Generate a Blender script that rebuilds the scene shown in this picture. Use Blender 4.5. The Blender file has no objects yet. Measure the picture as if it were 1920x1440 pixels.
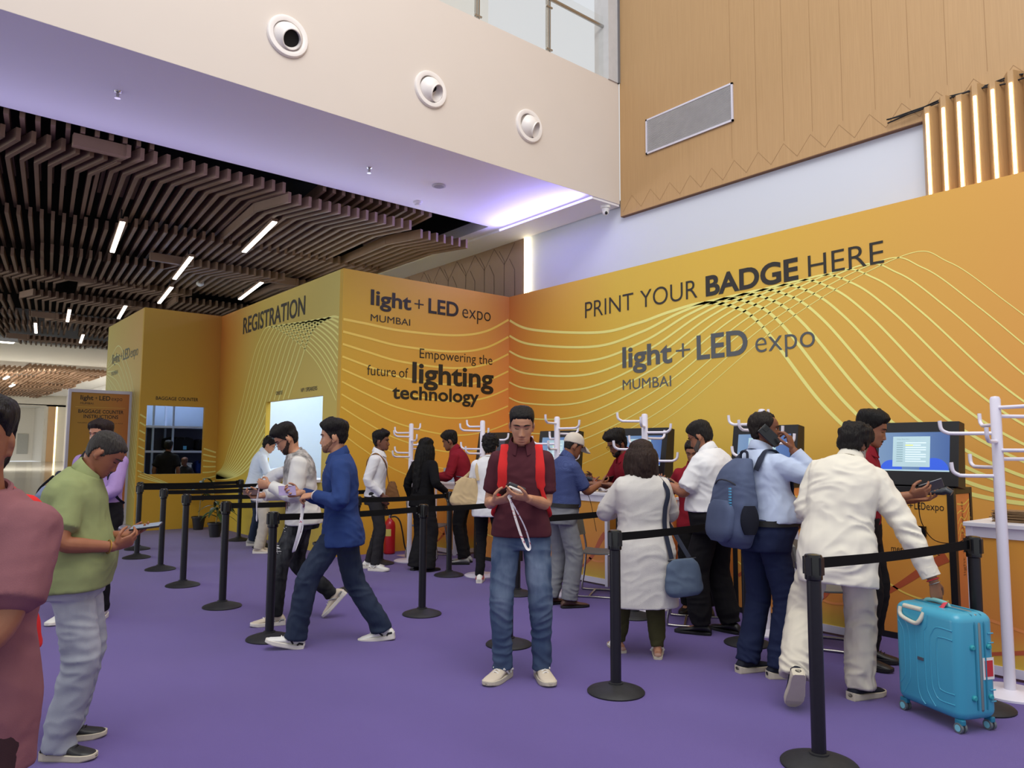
import bpy, bmesh, math, random
import numpy as np
from mathutils import Vector, Matrix, Euler, noise
SC = bpy.context.scene
COL = SC.collection
PI = math.pi
random.seed(7)

# ------------------------------------------------------------------ camera
cam_data = bpy.data.cameras.new('camera'); cam = bpy.data.objects.new('camera', cam_data); COL.objects.link(cam)
cam_data.sensor_width = 36; cam_data.lens = 26.217; cam_data.clip_end = 400
RT = Vector((0.77011, -0.63789, 0.00544)); UP = Vector((-0.06109, -0.06526, 0.99600)); FW = Vector((0.63498, 0.76736, 0.08923))
cam.matrix_world = Matrix(((RT.x, UP.x, -FW.x, 0), (RT.y, UP.y, -FW.y, 0), (RT.z, UP.z, -FW.z, 1.5), (0, 0, 0, 1)))
SC.camera = cam
# ------------------------------------------------------------------ light of the place, plus added fill lamps
SC.view_settings.view_transform = 'Standard'; SC.view_settings.look = 'None'
SC.view_settings.gamma = 1; SC.view_settings.use_curve_mapping = False
SC.view_settings.exposure = 0.0
world = bpy.data.worlds.new('daylight'); SC.world = world; world.use_nodes = True
bg = world.node_tree.nodes['Background']; bg.inputs[0].default_value = (0.93, 0.96, 1.0, 1); bg.inputs[1].default_value = 0.78

def area(name, loc, target, sx, sy, power, col=(1, 1, 1)):
    l = bpy.data.lights.new(name, 'AREA'); l.shape = 'RECTANGLE'; l.size = sx; l.size_y = sy; l.energy = power; l.color = col
    o = bpy.data.objects.new(name, l); COL.objects.link(o); o.location = loc
    o.rotation_euler = (Vector(target) - Vector(loc)).to_track_quat('-Z', 'Y').to_euler(); return o
area('atrium_skylight', (1.5, 0.5, 11.5), (4.2, 3.5, 0), 7, 7, 900, (1, 0.97, 0.92))
area('cove_lamp', (7.78, 8.7, 5.10), (5.0, 8.7, 5.5), 2.0, 0.08, 42, (0.34, 0.31, 1.0))
area('soffit_fill_lamp', (1.0, 9.98, 4.62), (1.0, 7.9, 5.45), 13, 0.15, 40, (0.62, 0.58, 1.0))  # added violet fill below the slats to brighten the soffit, no fitting there
area('registration_room_lamp', (6.3, 12.3, 3.9), (6.3, 12.3, 0), 2.0, 3.5, 160, (0.80, 0.90, 1.0))
area('baggage_room_lamp', (4.6, 17.2, 3.95), (4.4, 17.6, 2.5), 1.5, 1.0, 60, (0.72, 0.83, 1.0))
area('side_wall_fill', (-12, 22, 2.6), (3, 19, 2.4), 16, 4.4, 900, (0.97, 0.99, 1.0))  # unseen area light added on the left to brighten the side wall
area('far_hall_lights', (3, 78, 12), (9, 84, 0), 30, 30, 26000, (1.0, 0.97, 0.92))

# ------------------------------------------------------------------ materials
def lin(c):
    return tuple((v / 255 / 12.92) if v / 255 <= .04045 else ((v / 255 + .055) / 1.055) ** 2.4 for v in c[:3]) + (1,)
MC = {}
class N:
    """short node-tree writer"""
    def __init__(s, name):
        s.m = bpy.data.materials.new(name); s.m.use_nodes = True; s.t = s.m.node_tree; s.b = s.t.nodes['Principled BSDF']
    def n(s, kind, **kw):
        x = s.t.nodes.new(kind)
        for k, v in kw.items():
            if k.startswith('i'):
                key = k[1:]; x.inputs[int(key) if key.isdigit() else key.replace('_', ' ')].default_value = v
            else: setattr(x, k, v)
        return x
    def l(s, a, ao, b, bi): s.t.links.new(a.outputs[ao], b.inputs[bi])
    def mix(s, fac, a, b):
        x = s.n('ShaderNodeMix', data_type='RGBA')
        for v, i in ((fac, 0), (a, 6), (b, 7)):
            if isinstance(v, (tuple, list)): x.inputs[i].default_value = v
            elif isinstance(v, (int, float)): x.inputs[i].default_value = v
            else: s.t.links.new(v, x.inputs[i])
        return x.outputs[2]
    def ramp(s, src, stops):
        r = s.n('ShaderNodeValToRGB'); e = r.color_ramp.elements
        while len(e) > 1: e.remove(e[-1])
        e[0].position = stops[0][0]; e[0].color = stops[0][1]
        for p, c in stops[1:]:
            q = e.new(p); q.color = c
        s.t.links.new(src, r.inputs[0]); return r.outputs[0]
    def noise(s, scale, detail=3, vec=None, stretch=None):
        tc = s.n('ShaderNodeTexCoord'); x = s.n('ShaderNodeTexNoise'); x.inputs['Scale'].default_value = scale; x.inputs['Detail'].default_value = detail
        mp = s.n('ShaderNodeMapping'); mp.inputs['Scale'].default_value = stretch or (1, 1, 1)
        s.l(tc, 'Object', mp, 'Vector'); s.l(mp, 0, x, 'Vector'); return x.outputs[0]
    def bump(s, src, strength, dist=.01):
        x = s.n('ShaderNodeBump'); x.inputs['Strength'].default_value = strength; x.inputs['Distance'].default_value = dist
        s.t.links.new(src, x.inputs['Height']); s.l(x, 0, s.b, 'Normal')
def base(name, rgb, rough=.6, metal=0, spec=.5):
    k = N(name); k.b.inputs['Base Color'].default_value = lin(rgb); k.b.inputs['Roughness'].default_value = rough
    k.b.inputs['Metallic'].default_value = metal; k.b.inputs['Specular IOR Level'].default_value = spec; return k
def mat(name, rgb, rough=.6, metal=0, spec=.5, var=.06, scale=9, bump=0, bscale=80):
    if name in MC: return MC[name]
    k = base(name, rgb, rough, metal, spec)
    c = lin(rgb)
    lo = tuple(max(0, v * (1 - var * 1.6)) for v in c[:3]) + (1,); hi = tuple(min(1, v * (1 + var * 1.6)) for v in c[:3]) + (1,)
    k.t.links.new(k.mix(k.noise(scale, 4), lo, hi), k.b.inputs['Base Color'])
    if bump: k.bump(k.noise(bscale, 3), bump)
    MC[name] = k.m; return k.m
def fab(name, rgb, var=.08, bump=.14, bscale=420, rough=.9):
    return mat(name, rgb, rough, 0, .2, var, 14, bump, bscale)
def skin(name, rgb):
    if name in MC: return MC[name]
    k = base(name, rgb, .48, 0, .4); c = lin(rgb)
    lo = (c[0] * .86, c[1] * .78, c[2] * .76, 1); hi = (min(1, c[0] * 1.1), c[1] * 1.1, c[2] * 1.1, 1)
    k.t.links.new(k.mix(k.noise(22, 4), lo, hi), k.b.inputs['Base Color'])
    k.b.inputs['Subsurface Weight'].default_value = .08; k.b.inputs['Subsurface Radius'].default_value = (.01, .004, .002)
    k.bump(k.noise(300, 2), .06); MC[name] = k.m; return k.m
def emit(name, rgb, strength):
    if name in MC: return MC[name]
    k = base(name, rgb, .4); k.b.inputs['Emission Color'].default_value = lin(rgb); k.b.inputs['Emission Strength'].default_value = strength
    MC[name] = k.m; return k.m
def hairmat(name, rgb):
    if name in MC: return MC[name]
    k = base(name, rgb, .55, 0, .22); c = lin(rgb); s = k.noise(130, 3, stretch=(1, 1, .16))
    k.t.links.new(k.mix(s, tuple(v * .45 for v in c[:3]) + (1,), tuple(min(1, v * 1.35) for v in c[:3]) + (1,)), k.b.inputs['Base Color'])
    k.bump(s, .9, .012); MC[name] = k.m; return k.m

# ------------------------------------------------------------------ mesh builder and object helpers
class MB:
    def __init__(s): s.v = []; s.f = []; s.mi = []
    def add(s, vs, fs, mi=0):
        o = len(s.v); s.v += [tuple(p) for p in vs]; s.f += [tuple(i + o for i in q) for q in fs]; s.mi += [mi] * len(fs); return s
    def box(s, a, b, mi=0):
        x0, y0, z0 = a; x1, y1, z1 = b
        return s.add([(x0, y0, z0), (x1, y0, z0), (x1, y1, z0), (x0, y1, z0), (x0, y0, z1), (x1, y0, z1), (x1, y1, z1), (x0, y1, z1)],
                     [(0, 3, 2, 1), (4, 5, 6, 7), (0, 1, 5, 4), (1, 2, 6, 5), (2, 3, 7, 6), (3, 0, 4, 7)], mi)
    def obox(s, c, size, M=None, mi=0):
        h = [v / 2 for v in size]; M = M or Matrix.Identity(3); c = Vector(c)
        P = [c + M @ Vector((x * h[0], y * h[1], z * h[2])) for z in (-1, 1) for x, y in ((-1, -1), (1, -1), (1, 1), (-1, 1))]
        return s.add(P, [(0, 3, 2, 1), (4, 5, 6, 7), (0, 1, 5, 4), (1, 2, 6, 5), (2, 3, 7, 6), (3, 0, 4, 7)], mi)
    def rings(s, R, cap0=True, cap1=True, mi=0):
        n = len(R[0]); vs = [p for r in R for p in r]; fs = []
        for j in range(len(R) - 1):
            for i in range(n): fs.append((j * n + i, j * n + (i + 1) % n, (j + 1) * n + (i + 1) % n, (j + 1) * n + i))
        if cap0: fs.append(tuple(range(n - 1, -1, -1)))
        if cap1: fs.append(tuple(range((len(R) - 1) * n, len(R) * n)))
        return s.add(vs, fs, mi)
    def tube(s, path, r, n=10, ref=None, mi=0, flat=None, ends=True):
        """round (or flattened: flat = ratio along ref) tube along a path; r a number or one per point"""
        P = [Vector(p) for p in path]; R = []; L = len(P)
        prev = Vector(ref).normalized() if ref is not None else None
        for i in range(L):
            t = (P[min(i + 1, L - 1)] - P[max(i - 1, 0)])
            t = t.normalized() if t.length > 1e-9 else Vector((0, 0, 1))
            if prev is None: prev = Vector((1, 0, 0)) if abs(t.x) < .8 else Vector((0, 1, 0))
            a = prev - t * prev.dot(t)
            if a.length < 1e-6: a = t.orthogonal()
            a.normalize(); b = t.cross(a); prev = a
            ri = r[i] if isinstance(r, (list, tuple)) else r
            ra, rb = ri if isinstance(ri, (list, tuple)) else (ri * (flat or 1), ri)
            R.append([P[i] + a * (ra * math.cos(k * 2 * PI / n)) + b * (rb * math.sin(k * 2 * PI / n)) for k in range(n)])
        return s.rings(R, ends, ends, mi)
    def lathe(s, prof, c=(0, 0, 0), n=32, mi=0):
        R = [[(c[0] + r * math.cos(k * 2 * PI / n), c[1] + r * math.sin(k * 2 * PI / n), c[2] + z) for k in range(n)] for r, z in prof]
        return s.rings(R, True, True, mi)
    def ball(s, c, r, n=12, mi=0, M=None):
        rx, ry, rz = r if isinstance(r, (list, tuple)) else (r, r, r); M = M or Matrix.Identity(3); c = Vector(c); R = []
        for j in range(n // 2 + 1):
            th = max(.02, min(PI - .02, j * PI / (n // 2)))
            R.append([c + M @ Vector((rx * math.sin(th) * math.cos(k * 2 * PI / n), ry * math.sin(th) * math.sin(k * 2 * PI / n), -rz * math.cos(th))) for k in range(n)])
        return s.rings(R, True, True, mi)
    def quad(s, *p, mi=0): return s.add(p, [tuple(range(len(p)))], mi)
    def build(s, name, m, parent=None, smooth=False, bevel=0, kind=None):
        me = bpy.data.meshes.new(name); me.from_pydata(s.v, [], s.f)
        for x in (m if isinstance(m, (list, tuple)) else [m]): me.materials.append(x)
        if any(s.mi): me.polygons.foreach_set('material_index', s.mi)
        if smooth:
            me.polygons.foreach_set('use_smooth', [True] * len(me.polygons))
        me.update(); bm = bmesh.new(); bm.from_mesh(me); bmesh.ops.recalc_face_normals(bm, faces=bm.faces); bm.to_mesh(me); bm.free()
        if smooth: me.set_sharp_from_angle(angle=math.radians(42))
        o = bpy.data.objects.new(name, me); COL.objects.link(o)
        if parent: o.parent = parent
        if bevel:
            b = o.modifiers.new('bevel', 'BEVEL'); b.width = bevel; b.segments = 2; b.limit_method = 'ANGLE'
        if kind: o['kind'] = kind
        return o
def tag(o, label, cat, group=None):
    o['label'] = label; o['category'] = cat
    if group: o['group'] = group
    return o
def thing(name, label, cat, loc=(0, 0, 0), rz=0, group=None):
    o = bpy.data.objects.new(name, None); COL.objects.link(o); o.location = loc; o.rotation_euler = (0, 0, rz); o.empty_display_size = .1
    return tag(o, label, cat, group)
def struct(o): o['kind'] = 'structure'; return o
def catmull(P, n=8):
    P = [Vector(p) for p in P]; Q = [P[0] * 2 - P[1]] + P + [P[-1] * 2 - P[-2]]; out = []
    for i in range(1, len(Q) - 2):
        a, b, c, d = Q[i - 1:i + 3]
        for k in range(n):
            t = k / n; out.append(.5 * (2 * b + (c - a) * t + (2 * a - 5 * b + 4 * c - d) * t * t + (3 * b - a - 3 * c + d) * t ** 3))
    return out + [P[-1]]

# ------------------------------------------------------------------ lettering (built-in font, shaped into flat meshes)
TXT = {}
def glyphs(s, bold):
    key = (s, bold)
    if key not in TXT:
        c = bpy.data.curves.new('lettering', 'FONT'); c.body = s; c.offset = bold; c.resolution_u = 5
        o = bpy.data.objects.new('lettering', c); COL.objects.link(o)
        me = bpy.data.meshes.new_from_object(o.evaluated_get(bpy.context.evaluated_depsgraph_get()))
        v = [(p.co.x, p.co.y) for p in me.vertices]; f = [tuple(q.vertices) for q in me.polygons]
        bpy.data.objects.remove(o); bpy.data.curves.remove(c); bpy.data.meshes.remove(me)
        TXT[key] = (v, f)
    return TXT[key]
def word(mb, s, u0, u1, base_v, cap, place, bold=0, mi=0, ital=0):
    """lay one word between u0 and u1 with the given capital height on a plane: place(u, v) -> point"""
    v, f = glyphs(s, bold); xs = [p[0] for p in v]; a, b = min(xs), max(xs); sc = cap / .73
    mb.add([place(u0 + (x - a) / (b - a) * (u1 - u0), base_v + y * sc + ital * x) for x, y in v], f, mi)
def ribbon(mb, pts, width, place, mi=0):
    P = [Vector((p[0], p[1])) for p in pts]; L = len(P); A = []; B = []
    for i in range(L):
        t = (P[min(i + 1, L - 1)] - P[max(i - 1, 0)]).normalized(); nrm = Vector((-t.y, t.x))
        w = width(i / (L - 1)) if callable(width) else width
        A.append(place(*(P[i] + nrm * w / 2))); B.append(place(*(P[i] - nrm * w / 2)))
    mb.add(A + B, [(i, i + 1, L + i + 1, L + i) for i in range(L - 1)], mi)
def clip_uv(pts, u0, u1, v0, v1, n=8):
    out = []
    for p in catmull([(a, b, 0) for a, b in pts], n):
        if u0 <= p.x <= u1 and v0 <= p.y <= v1: out.append((p.x, p.y))
    return out

# ================================================================== THE SETTING
def print_mat(name, axis, a, b, top, bot, z0=.7, z1=3.7):
    k = N(name); k.b.inputs['Roughness'].default_value = .5; k.b.inputs['Specular IOR Level'].default_value = .35
    tc = k.n('ShaderNodeTexCoord'); sp = k.n('ShaderNodeSeparateXYZ'); k.l(tc, 'Object', sp, 0)
    def rng(out, lo, hi):
        m = k.n('ShaderNodeMapRange'); m.inputs['From Min'].default_value = lo; m.inputs['From Max'].default_value = hi
        k.t.links.new(sp.outputs[out], m.inputs['Value']); return m.outputs[0]
    u = rng(axis, a, b); v = rng('Z', z0, z1)
    t = k.ramp(u, [(p, lin(c)) for p, c in top]); o = k.ramp(u, [(p, lin(c)) for p, c in bot])
    k.t.links.new(k.mix(v, o, t), k.b.inputs['Base Color']); return k.m
M_main = print_mat('print_yellow_long', 'Y', 9.78, 1.5,
    [(0, (214, 136, 64)), (.1, (216, 160, 62)), (.3, (220, 184, 66)), (.55, (218, 178, 70)), (.8, (216, 166, 76)), (1, (216, 158, 80))],
    [(0, (228, 150, 62)), (.2, (224, 174, 64)), (.45, (222, 190, 74)), (.7, (226, 176, 74)), (1, (232, 156, 80))])
M_perp = print_mat('print_yellow_short', 'X', 4.9, 8.02, [(0, (206, 168, 60)), (.5, (212, 162, 66)), (.85, (216, 156, 74)), (1, (212, 138, 74))],
    [(0, (216, 164, 48)), (.5, (230, 164, 60)), (1, (236, 148, 62))])
M_reg = print_mat('print_olive_yellow', 'Y', 14.98, 9.78, [(0, (206, 132, 58)), (.15, (196, 142, 60)), (.4, (198, 172, 74)), (1, (204, 188, 100))],
    [(0, (218, 172, 58)), (.3, (212, 186, 60)), (.7, (218, 188, 76)), (1, (210, 182, 76))])
M_bag = print_mat('print_amber', 'X', 3.48, 4.95, [(0, (200, 164, 66)), (.6, (198, 156, 62)), (1, (194, 134, 56))], [(0, (224, 178, 62)), (.6, (224, 178, 60)), (1, (218, 172, 60))], .8, 3.9)
M_side = print_mat('print_side_glow', 'Y', 15, 18, [(0, (206, 168, 100)), (1, (200, 184, 104))], [(0, (190, 178, 92)), (.5, (206, 208, 130)), (1, (204, 206, 140))], 1.2, 3.6)  # greenish lower stops paint a reflected glow into the print colour
M_line = mat('pale_yellow_line', (240, 234, 136), .5, var=.01); M_linew = mat('pale_gold_line', (238, 208, 96), .5, var=.01)
M_ink = mat('black_ink', (34, 30, 22), .5, var=.01); M_grey = mat('slate_ink', (74, 78, 80), .4, var=.01); M_ink2 = mat('faded_ink', (104, 112, 96), .5, var=.01)
M_white = mat('white_paint', (232, 231, 229), .7, var=.012, scale=2); M_cream = mat('cream_paint', (214, 203, 193), .75, var=.012, scale=2)
M_alu = mat('white_aluminium', (216, 214, 228), .35, .15, var=.02); M_black = mat('black_satin', (22, 22, 24), .42, var=.15)
M_blackgloss = mat('black_gloss', (14, 14, 15), .2, var=.1); M_chrome = mat('brushed_steel', (176, 174, 170), .25, .95, var=.03)
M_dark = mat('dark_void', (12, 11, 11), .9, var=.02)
# carpet
k = base('purple_carpet', (106, 86, 160), .95, 0, .1); c1 = lin((82, 64, 130)); c2 = lin((103, 84, 154))
k.t.links.new(k.mix(k.noise(1.1, 6, stretch=(1, .5, 1)), c1, c2), k.b.inputs['Base Color']); k.bump(k.noise(380, 3), .5, .004)
k.b.inputs['Sheen Weight'].default_value = .25; M_carpet = k.m
MB().box((-9, -5, -.06), (9, 19.2, 0)).build('floor', M_carpet, kind='structure')
# marble hall beyond the carpet
def marble(name, rgb):
    k = base(name, rgb, .13, 0, .5); c = lin(rgb)
    k.t.links.new(k.mix(k.noise(.5, 6, stretch=(1, .25, 1)), tuple(v * .82 for v in c[:3]) + (1,), c), k.b.inputs['Base Color']); return k.m
mm = [marble('marble_beige', (170, 158, 138)), marble('marble_grey', (150, 148, 140)), marble('marble_pale', (200, 196, 182))]
f = MB()
for i, (a, b) in enumerate(((19.2, 33), (33, 45), (45, 99))): f.box((-30, a, -.06), (15.5, b, -.004), i)
f.build('floor_marble', mm, kind='structure')
# exhibition walls -------------------------------------------------
H = 4.135
def holed(axis, at, th, u0, u1, hole, m, name):
    b = MB(); h = hole
    def bx(a, c, z0, z1):
        if axis == 'X': b.box((at, a, z0), (at + th, c, z1))
        else: b.box((a, at, z0), (c, at + th, z1))
    if h: bx(u0, h[0], 0, H); bx(h[1], u1, 0, H); bx(h[0], h[1], 0, h[2]); bx(h[0], h[1], h[3], H)
    else: bx(u0, u1, 0, H)
    return b.build(name, m, kind='structure')
W_main = holed('X', 8.02, .1, -2, 9.88, None, M_main, 'wall_badge')
W_perp = holed('Y', 9.78, .1, 4.9, 8.02, None, M_perp, 'wall_middle')
W_reg = holed('X', 4.9, .08, 9.88, 15.0, (10.34, 12.54, 1.05, 2.31), M_reg, 'wall_registration')
W_bag = holed('Y', 14.98, .08, 3.48, 4.9, (3.6, 4.64, 1.03, 2.31), M_bag, 'wall_baggage')
W_side = holed('X', 3.48, .08, 15.06, 18.0, None, M_side, 'wall_side')
pm = lambda u, v: (8.0145, u, v); pp = lambda u, v: (u, 9.7745, v); pr = lambda u, v: (4.8945, u, v); pb = lambda u, v: (u, 14.9745, v); ps = lambda u, v: (3.4745, u, v)
pm2 = lambda u, v: (8.0175, u, v); pp2 = lambda u, v: (u, 9.7775, v); pr2 = lambda u, v: (4.8975, u, v); pb2 = lambda u, v: (u, 14.9775, v); ps2 = lambda u, v: (3.4775, u, v)
# printed lettering
def logo(parent, place, rows, mum, m, bold=.022, name='lettering'):
    b = MB()
    for s, a, c, z, cap, bo in rows: word(b, s, a, c, z, cap, place, bo)
    word(b, 'MUMBAI', *mum, place, .0)
    return b.build(name, m, parent)
b = MB()
for s, a, c, bo in (('PRINT', 7.947, 6.982, -.006), ('YOUR', 6.856, 5.881, -.006), ('BADGE', 5.749, 4.46, .03), ('HERE', 4.338, 3.482, -.006)): word(b, s, a, c, 3.517, .264, pm, bo)
b.build('lettering', M_ink, W_main)
logo(W_main, pm, [('light', 7.198, 6.307, 2.703, .30, .024), ('+', 6.243, 6.011, 2.70, .30, -.012), ('LED', 5.906, 5.152, 2.703, .321, .022), ('expo', 5.045, 4.282, 2.703, .29, -.008)], (7.196, 6.33, 2.379, .152), M_grey)
logo(W_perp, pp, [('light', 5.352, 6.059, 3.661, .235, .024), ('+', 6.113, 6.284, 3.655, .24, -.012), ('LED', 6.373, 6.954, 3.661, .24, .022), ('expo', 7.031, 7.616, 3.661, .24, -.008)], (5.358, 6.043, 3.413, .108), M_ink)
b = MB()
for s, a, c, z, cap, bo in (('Empowering', 6.225, 7.315, 2.931, .16, -.004), ('the', 7.376, 7.659, 2.931, .165, -.004), ('future', 5.319, 5.807, 2.603, .16, -.004), ('of', 5.863, 6.024, 2.603, .16, -.004),
                            ('lighting', 6.096, 7.688, 2.545, .325, .026), ('technology', 5.75, 7.383, 2.28, .21, .022)): word(b, s, a, c, z, cap, pp, bo)
b.build('slogan', M_ink, W_perp)
for s, a, c, z, cap, bo, nm in (('REGISTRATION', 13.773, 11.062, 3.635, .315, .014, 'lettering'), ('ONSITE', 12.115, 11.844, 2.407, .064, .006, 'window_lettering'), ('VIP / SPEAKERS', 11.134, 10.539, 2.40, .065, .006, 'window_lettering')):
    b = MB(); word(b, s, a, c, z, cap, pr, bo); b.build(nm, M_ink, W_reg)
b = MB(); word(b, 'BAGGAGE', 3.745, 4.113, 2.418, .066, pb, .01); word(b, 'COUNTER', 4.142, 4.508, 2.42, .066, pb, .01); b.build('lettering', M_ink, W_bag)
logo(W_side, ps, [('light', 17.474, 16.793, 3.278, .214, .01), ('+', 16.744, 16.583, 3.278, .2, -.01), ('LED', 16.513, 15.974, 3.278, .22, .01), ('expo', 15.905, 15.319, 3.27, .21, -.008)], (17.492, 16.91, 3.03, .092), M_ink2)
# printed wave lines: two end curves of each family, the lines between are blends of the two
def family(parent, place, A, B, n, u0, u1, w0, w1, m, name='wave_lines', zlo=.05, power=1.0, hole=None):
    b = MB()
    for i in range(n):
        t = (i / (n - 1)) ** power if n > 1 else 0
        P = [(a[0] + (c[0] - a[0]) * t, a[1] + (c[1] - a[1]) * t) for a, c in zip(A, B)]
        q = clip_uv(P, u0, u1, zlo, 4.1, 36); runs = [[]]
        for a in q:
            if hole and hole[0] <= a[0] <= hole[1] and hole[2] <= a[1] <= hole[3]:
                if runs[-1]: runs.append([])
            else: runs[-1].append(a)
        for q in runs:
            if len(q) > 3: ribbon(b, q, w0 + (w1 - w0) * t, place)
    return b.build(name, m, parent)
A = [(9.9, 3.79), (9.2, 3.50), (7.7, 3.27), (6.9, 3.31), (6.35, 3.39), (5.8, 3.43), (5.33, 3.31), (4.94, 3.01), (4.21, 2.03), (3.6, 1.5), (2.8, 1.12), (1.8, 1.05), (.4, 1.3)]
B = [(9.9, 1.1), (9.4, 1.06), (8.3, 1.22), (6.4, 1.95), (4.65, 3.03), (3.31, 3.55), (2.85, 3.40), (2.35, 2.90), (1.7, 2.2), (1.2, 1.8), (.6, 1.5), (0, 1.35), (-.5, 1.3)]
family(W_main, pm2, A, B, 11, 0, 9.775, .040, .008, M_line)
A = [(4.7, 3.40), (5.3, 3.36), (5.9, 3.32), (6.86, 3.35), (7.5, 3.48), (8.03, 3.75), (8.3, 3.9)]
B = [(4.7, 1.9), (5.3, 1.50), (5.9, 1.18), (6.7, .95), (7.4, .95), (8.03, 1.08), (8.3, 1.2)]
family(W_perp, pp2, A, B, 10, 4.905, 8.015, .036, .015, M_linew)
A = [(9.5, 3.30), (9.84, 3.41), (10.2, 3.46), (10.8, 3.32), (11.3, 2.72), (12.1, 1.82), (13.3, 1.16), (14.2, .96), (15.2, .92)]
B = [(9.5, 1.8), (10.7, 2.9), (12.4, 3.60), (13.0, 3.38), (13.4, 2.85), (13.85, 2.1), (14.3, 1.5), (14.6, 1.16), (15.2, .96)]
o = family(W_reg, pr2, A, B, 12, 9.885, 14.975, .034, .018, M_line, hole=(10.34, 12.54, 1.05, 2.31))
A = [(3.3, 2.24), (3.51, 2.12), (3.84, 1.91), (4.23, 1.67), (4.63, 1.52), (5.05, 1.38)]
B = [(3.3, 1.2), (3.56, 1.07), (3.89, .92), (4.27, .76), (4.66, .7), (5.05, .88)]
# lines of this family stop at the opening, so they are drawn left of, right of and under it
for lo, hi, zl, zh in ((3.485, 3.595, 0, 9), (4.645, 4.895, 0, 9)): family(W_bag, pb2, A, B, 8, lo, hi, .03, .02, M_line, zlo=.3)
family(W_bag, pb2, [(a, min(z, 1.0 - .1 * i)) for i, (a, z) in enumerate([(3.5, 1.0), (3.8, .98), (4.2, .9), (4.6, .85), (5.0, .96)])], B[1:], 3, 3.49, 4.89, .02, .014, M_line, zlo=.3)
A = [(15.1, 2.0), (15.6, 2.7), (16.2, 3.2), (17, 3.62), (17.9, 3.3)]; B = [(15.1, .6), (15.5, .9), (16, 1.5), (16.8, 2.1), (17.9, 2.9)]
family(W_side, ps2, A, B, 9, 15.08, 17.98, .02, .014, mat('mint_line', (222, 224, 158), .5, var=.01))
b = MB(); b.box((3.40, 15.2, 0), (3.478, 18.0, .09)); b.build('trim_side', M_alu, kind='structure')
# rooms behind the openings
b = MB(); b.box((7.2, 9.9, 0), (7.26, 15, 4.0)); b.box((4.98, 14.9, 0), (7.2, 14.96, 4.0)); b.build('wall_registration_inner', mat('pale_blue_wall', (206, 224, 242), .7, var=.01), kind='structure')
MB().box((4.7, 10.34, 1.02), (5.2, 12.54, 1.06)).build('registration_sill', M_alu, W_reg)
b = MB(); b.box((3.56, 18.0, 0), (6.5, 18.08, 4.0)); b.box((6.42, 15.06, 0), (6.5, 18, 4.0)); b.build('wall_baggage_inner', mat('blue_grey_wall', (150, 170, 202), .7, var=.01), kind='structure')
# building wall on the right, veneer, fascia
M_ven = N('oak_veneer'); k = M_ven; k.b.inputs['Roughness'].default_value = .45
s1 = k.noise(5, 5, stretch=(6, 6, .12)); s2 = k.noise(40, 3, stretch=(2, 2, .05))
k.t.links.new(k.mix(s2, k.mix(s1, lin((182, 146, 102)), lin((198, 161, 115))), lin((172, 136, 92))), k.b.inputs['Base Color']); M_ven = k.m
M_ven2 = mat('dark_veneer', (150, 124, 104), .5, var=.06, scale=3)
MB().box((8.52, -3, 0), (8.7, 9.86, 5.4)).build('wall_right', mat('white_wall', (206, 211, 222), .8, var=.01, scale=1), kind='structure')
wv = MB().box((8.45, -3, 5.115), (8.52, 7.602, 12)).build('wall_right_veneer', M_ven, kind='structure')
MB().box((8.452, -3, 5.105), (8.53, 7.60, 5.115)).build('veneer_edge', mat('veneer_edge', (120, 84, 58), .6), wv)
b = MB(); pv = lambda u, v: (8.448, u, v)
y = 7.55; i = 0
while y > .2:
    w_ = .36; ribbon(b, [(y, 5.17), (y - w_ * .5, 5.17 + .22), (y - w_, 5.17)], .006, pv); y -= w_
for y in np.arange(5.6, -1, -.38): ribbon(b, [(y, 5.42), (y, 9.8)], .004, pv)
b.build('inlay_lines', mat('veneer_groove', (156, 120, 80), .7), wv)
wd = MB().box((8.45, 9.87, 0), (8.6, 20, 5.31)).build('wall_right_dark_veneer', M_ven2, kind='structure')
b = MB(); pd = lambda u, v: (8.446, u, v)
for j, y in enumerate(np.arange(10.15, 19.8, .3)): ribbon(b, [(y, 3.9), (y, 4.75 + (.22 if j % 2 else 0)), (y + .15, 5.08 + (.1 if j % 2 else -.1))], .012, pd)
for j, y in enumerate(np.arange(10.15, 19.8, .6)): ribbon(b, [(y, 5.25), (y + .3, 4.9), (y + .6, 5.25)], .012, pd)
b.build('inlay_lines', mat('dark_groove', (92, 72, 60), .7), wd)
MB().box((8.43, 9.83, 3.5), (8.52, 9.87, 5.29)).build('led_strip', emit('warm_led', (255, 240, 190), 6), wd)
fa = MB().box((-14, 7.618, 5.312), (8.45, 7.78, 7.25)).build('wall_balcony_fascia', M_cream, kind='structure')
MB().box((8.2, 7.60, 7.25), (8.45, 7.9, 12)).build('column_right', mat('grey_column', (196, 196, 198), .6), kind='structure')
MB().box((8.41, 7.585, 7.25), (8.45, 7.62, 12)).build('trim_1', mat('grey_trim', (112, 112, 116), .5), kind='structure')
MB().box((-14, 7.78, 7.1), (8.45, 11, 7.25)).build('floor_balcony', M_cream, kind='structure')
MB().box((-14, 11, 7.25), (8.45, 11.1, 12)).build('wall_balcony', mat('balcony_wall', (228, 226, 220), .8, var=.01), kind='structure')
M_soff = mat('soffit_white', (236, 234, 240), .7, var=.01, scale=2)
b = MB(); b.box((-14, 7.62, 5.31), (8.45, 9.85, 5.5)); b.box((7.62, 9.85, 5.31), (8.45, 32, 5.5)); b.build('ceiling_soffit', M_soff, kind='structure')
b = MB(); b.box((7.86, 7.63, 5.275), (8.45, 20, 5.312)); bt = b.build('trim_soffit', M_soff, kind='structure')
MB().box((7.845, 7.64, 5.28), (7.86, 9.85, 5.305)).build('cove_strip', emit('violet_cove', (196, 190, 255), 1.6), bt)
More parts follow.
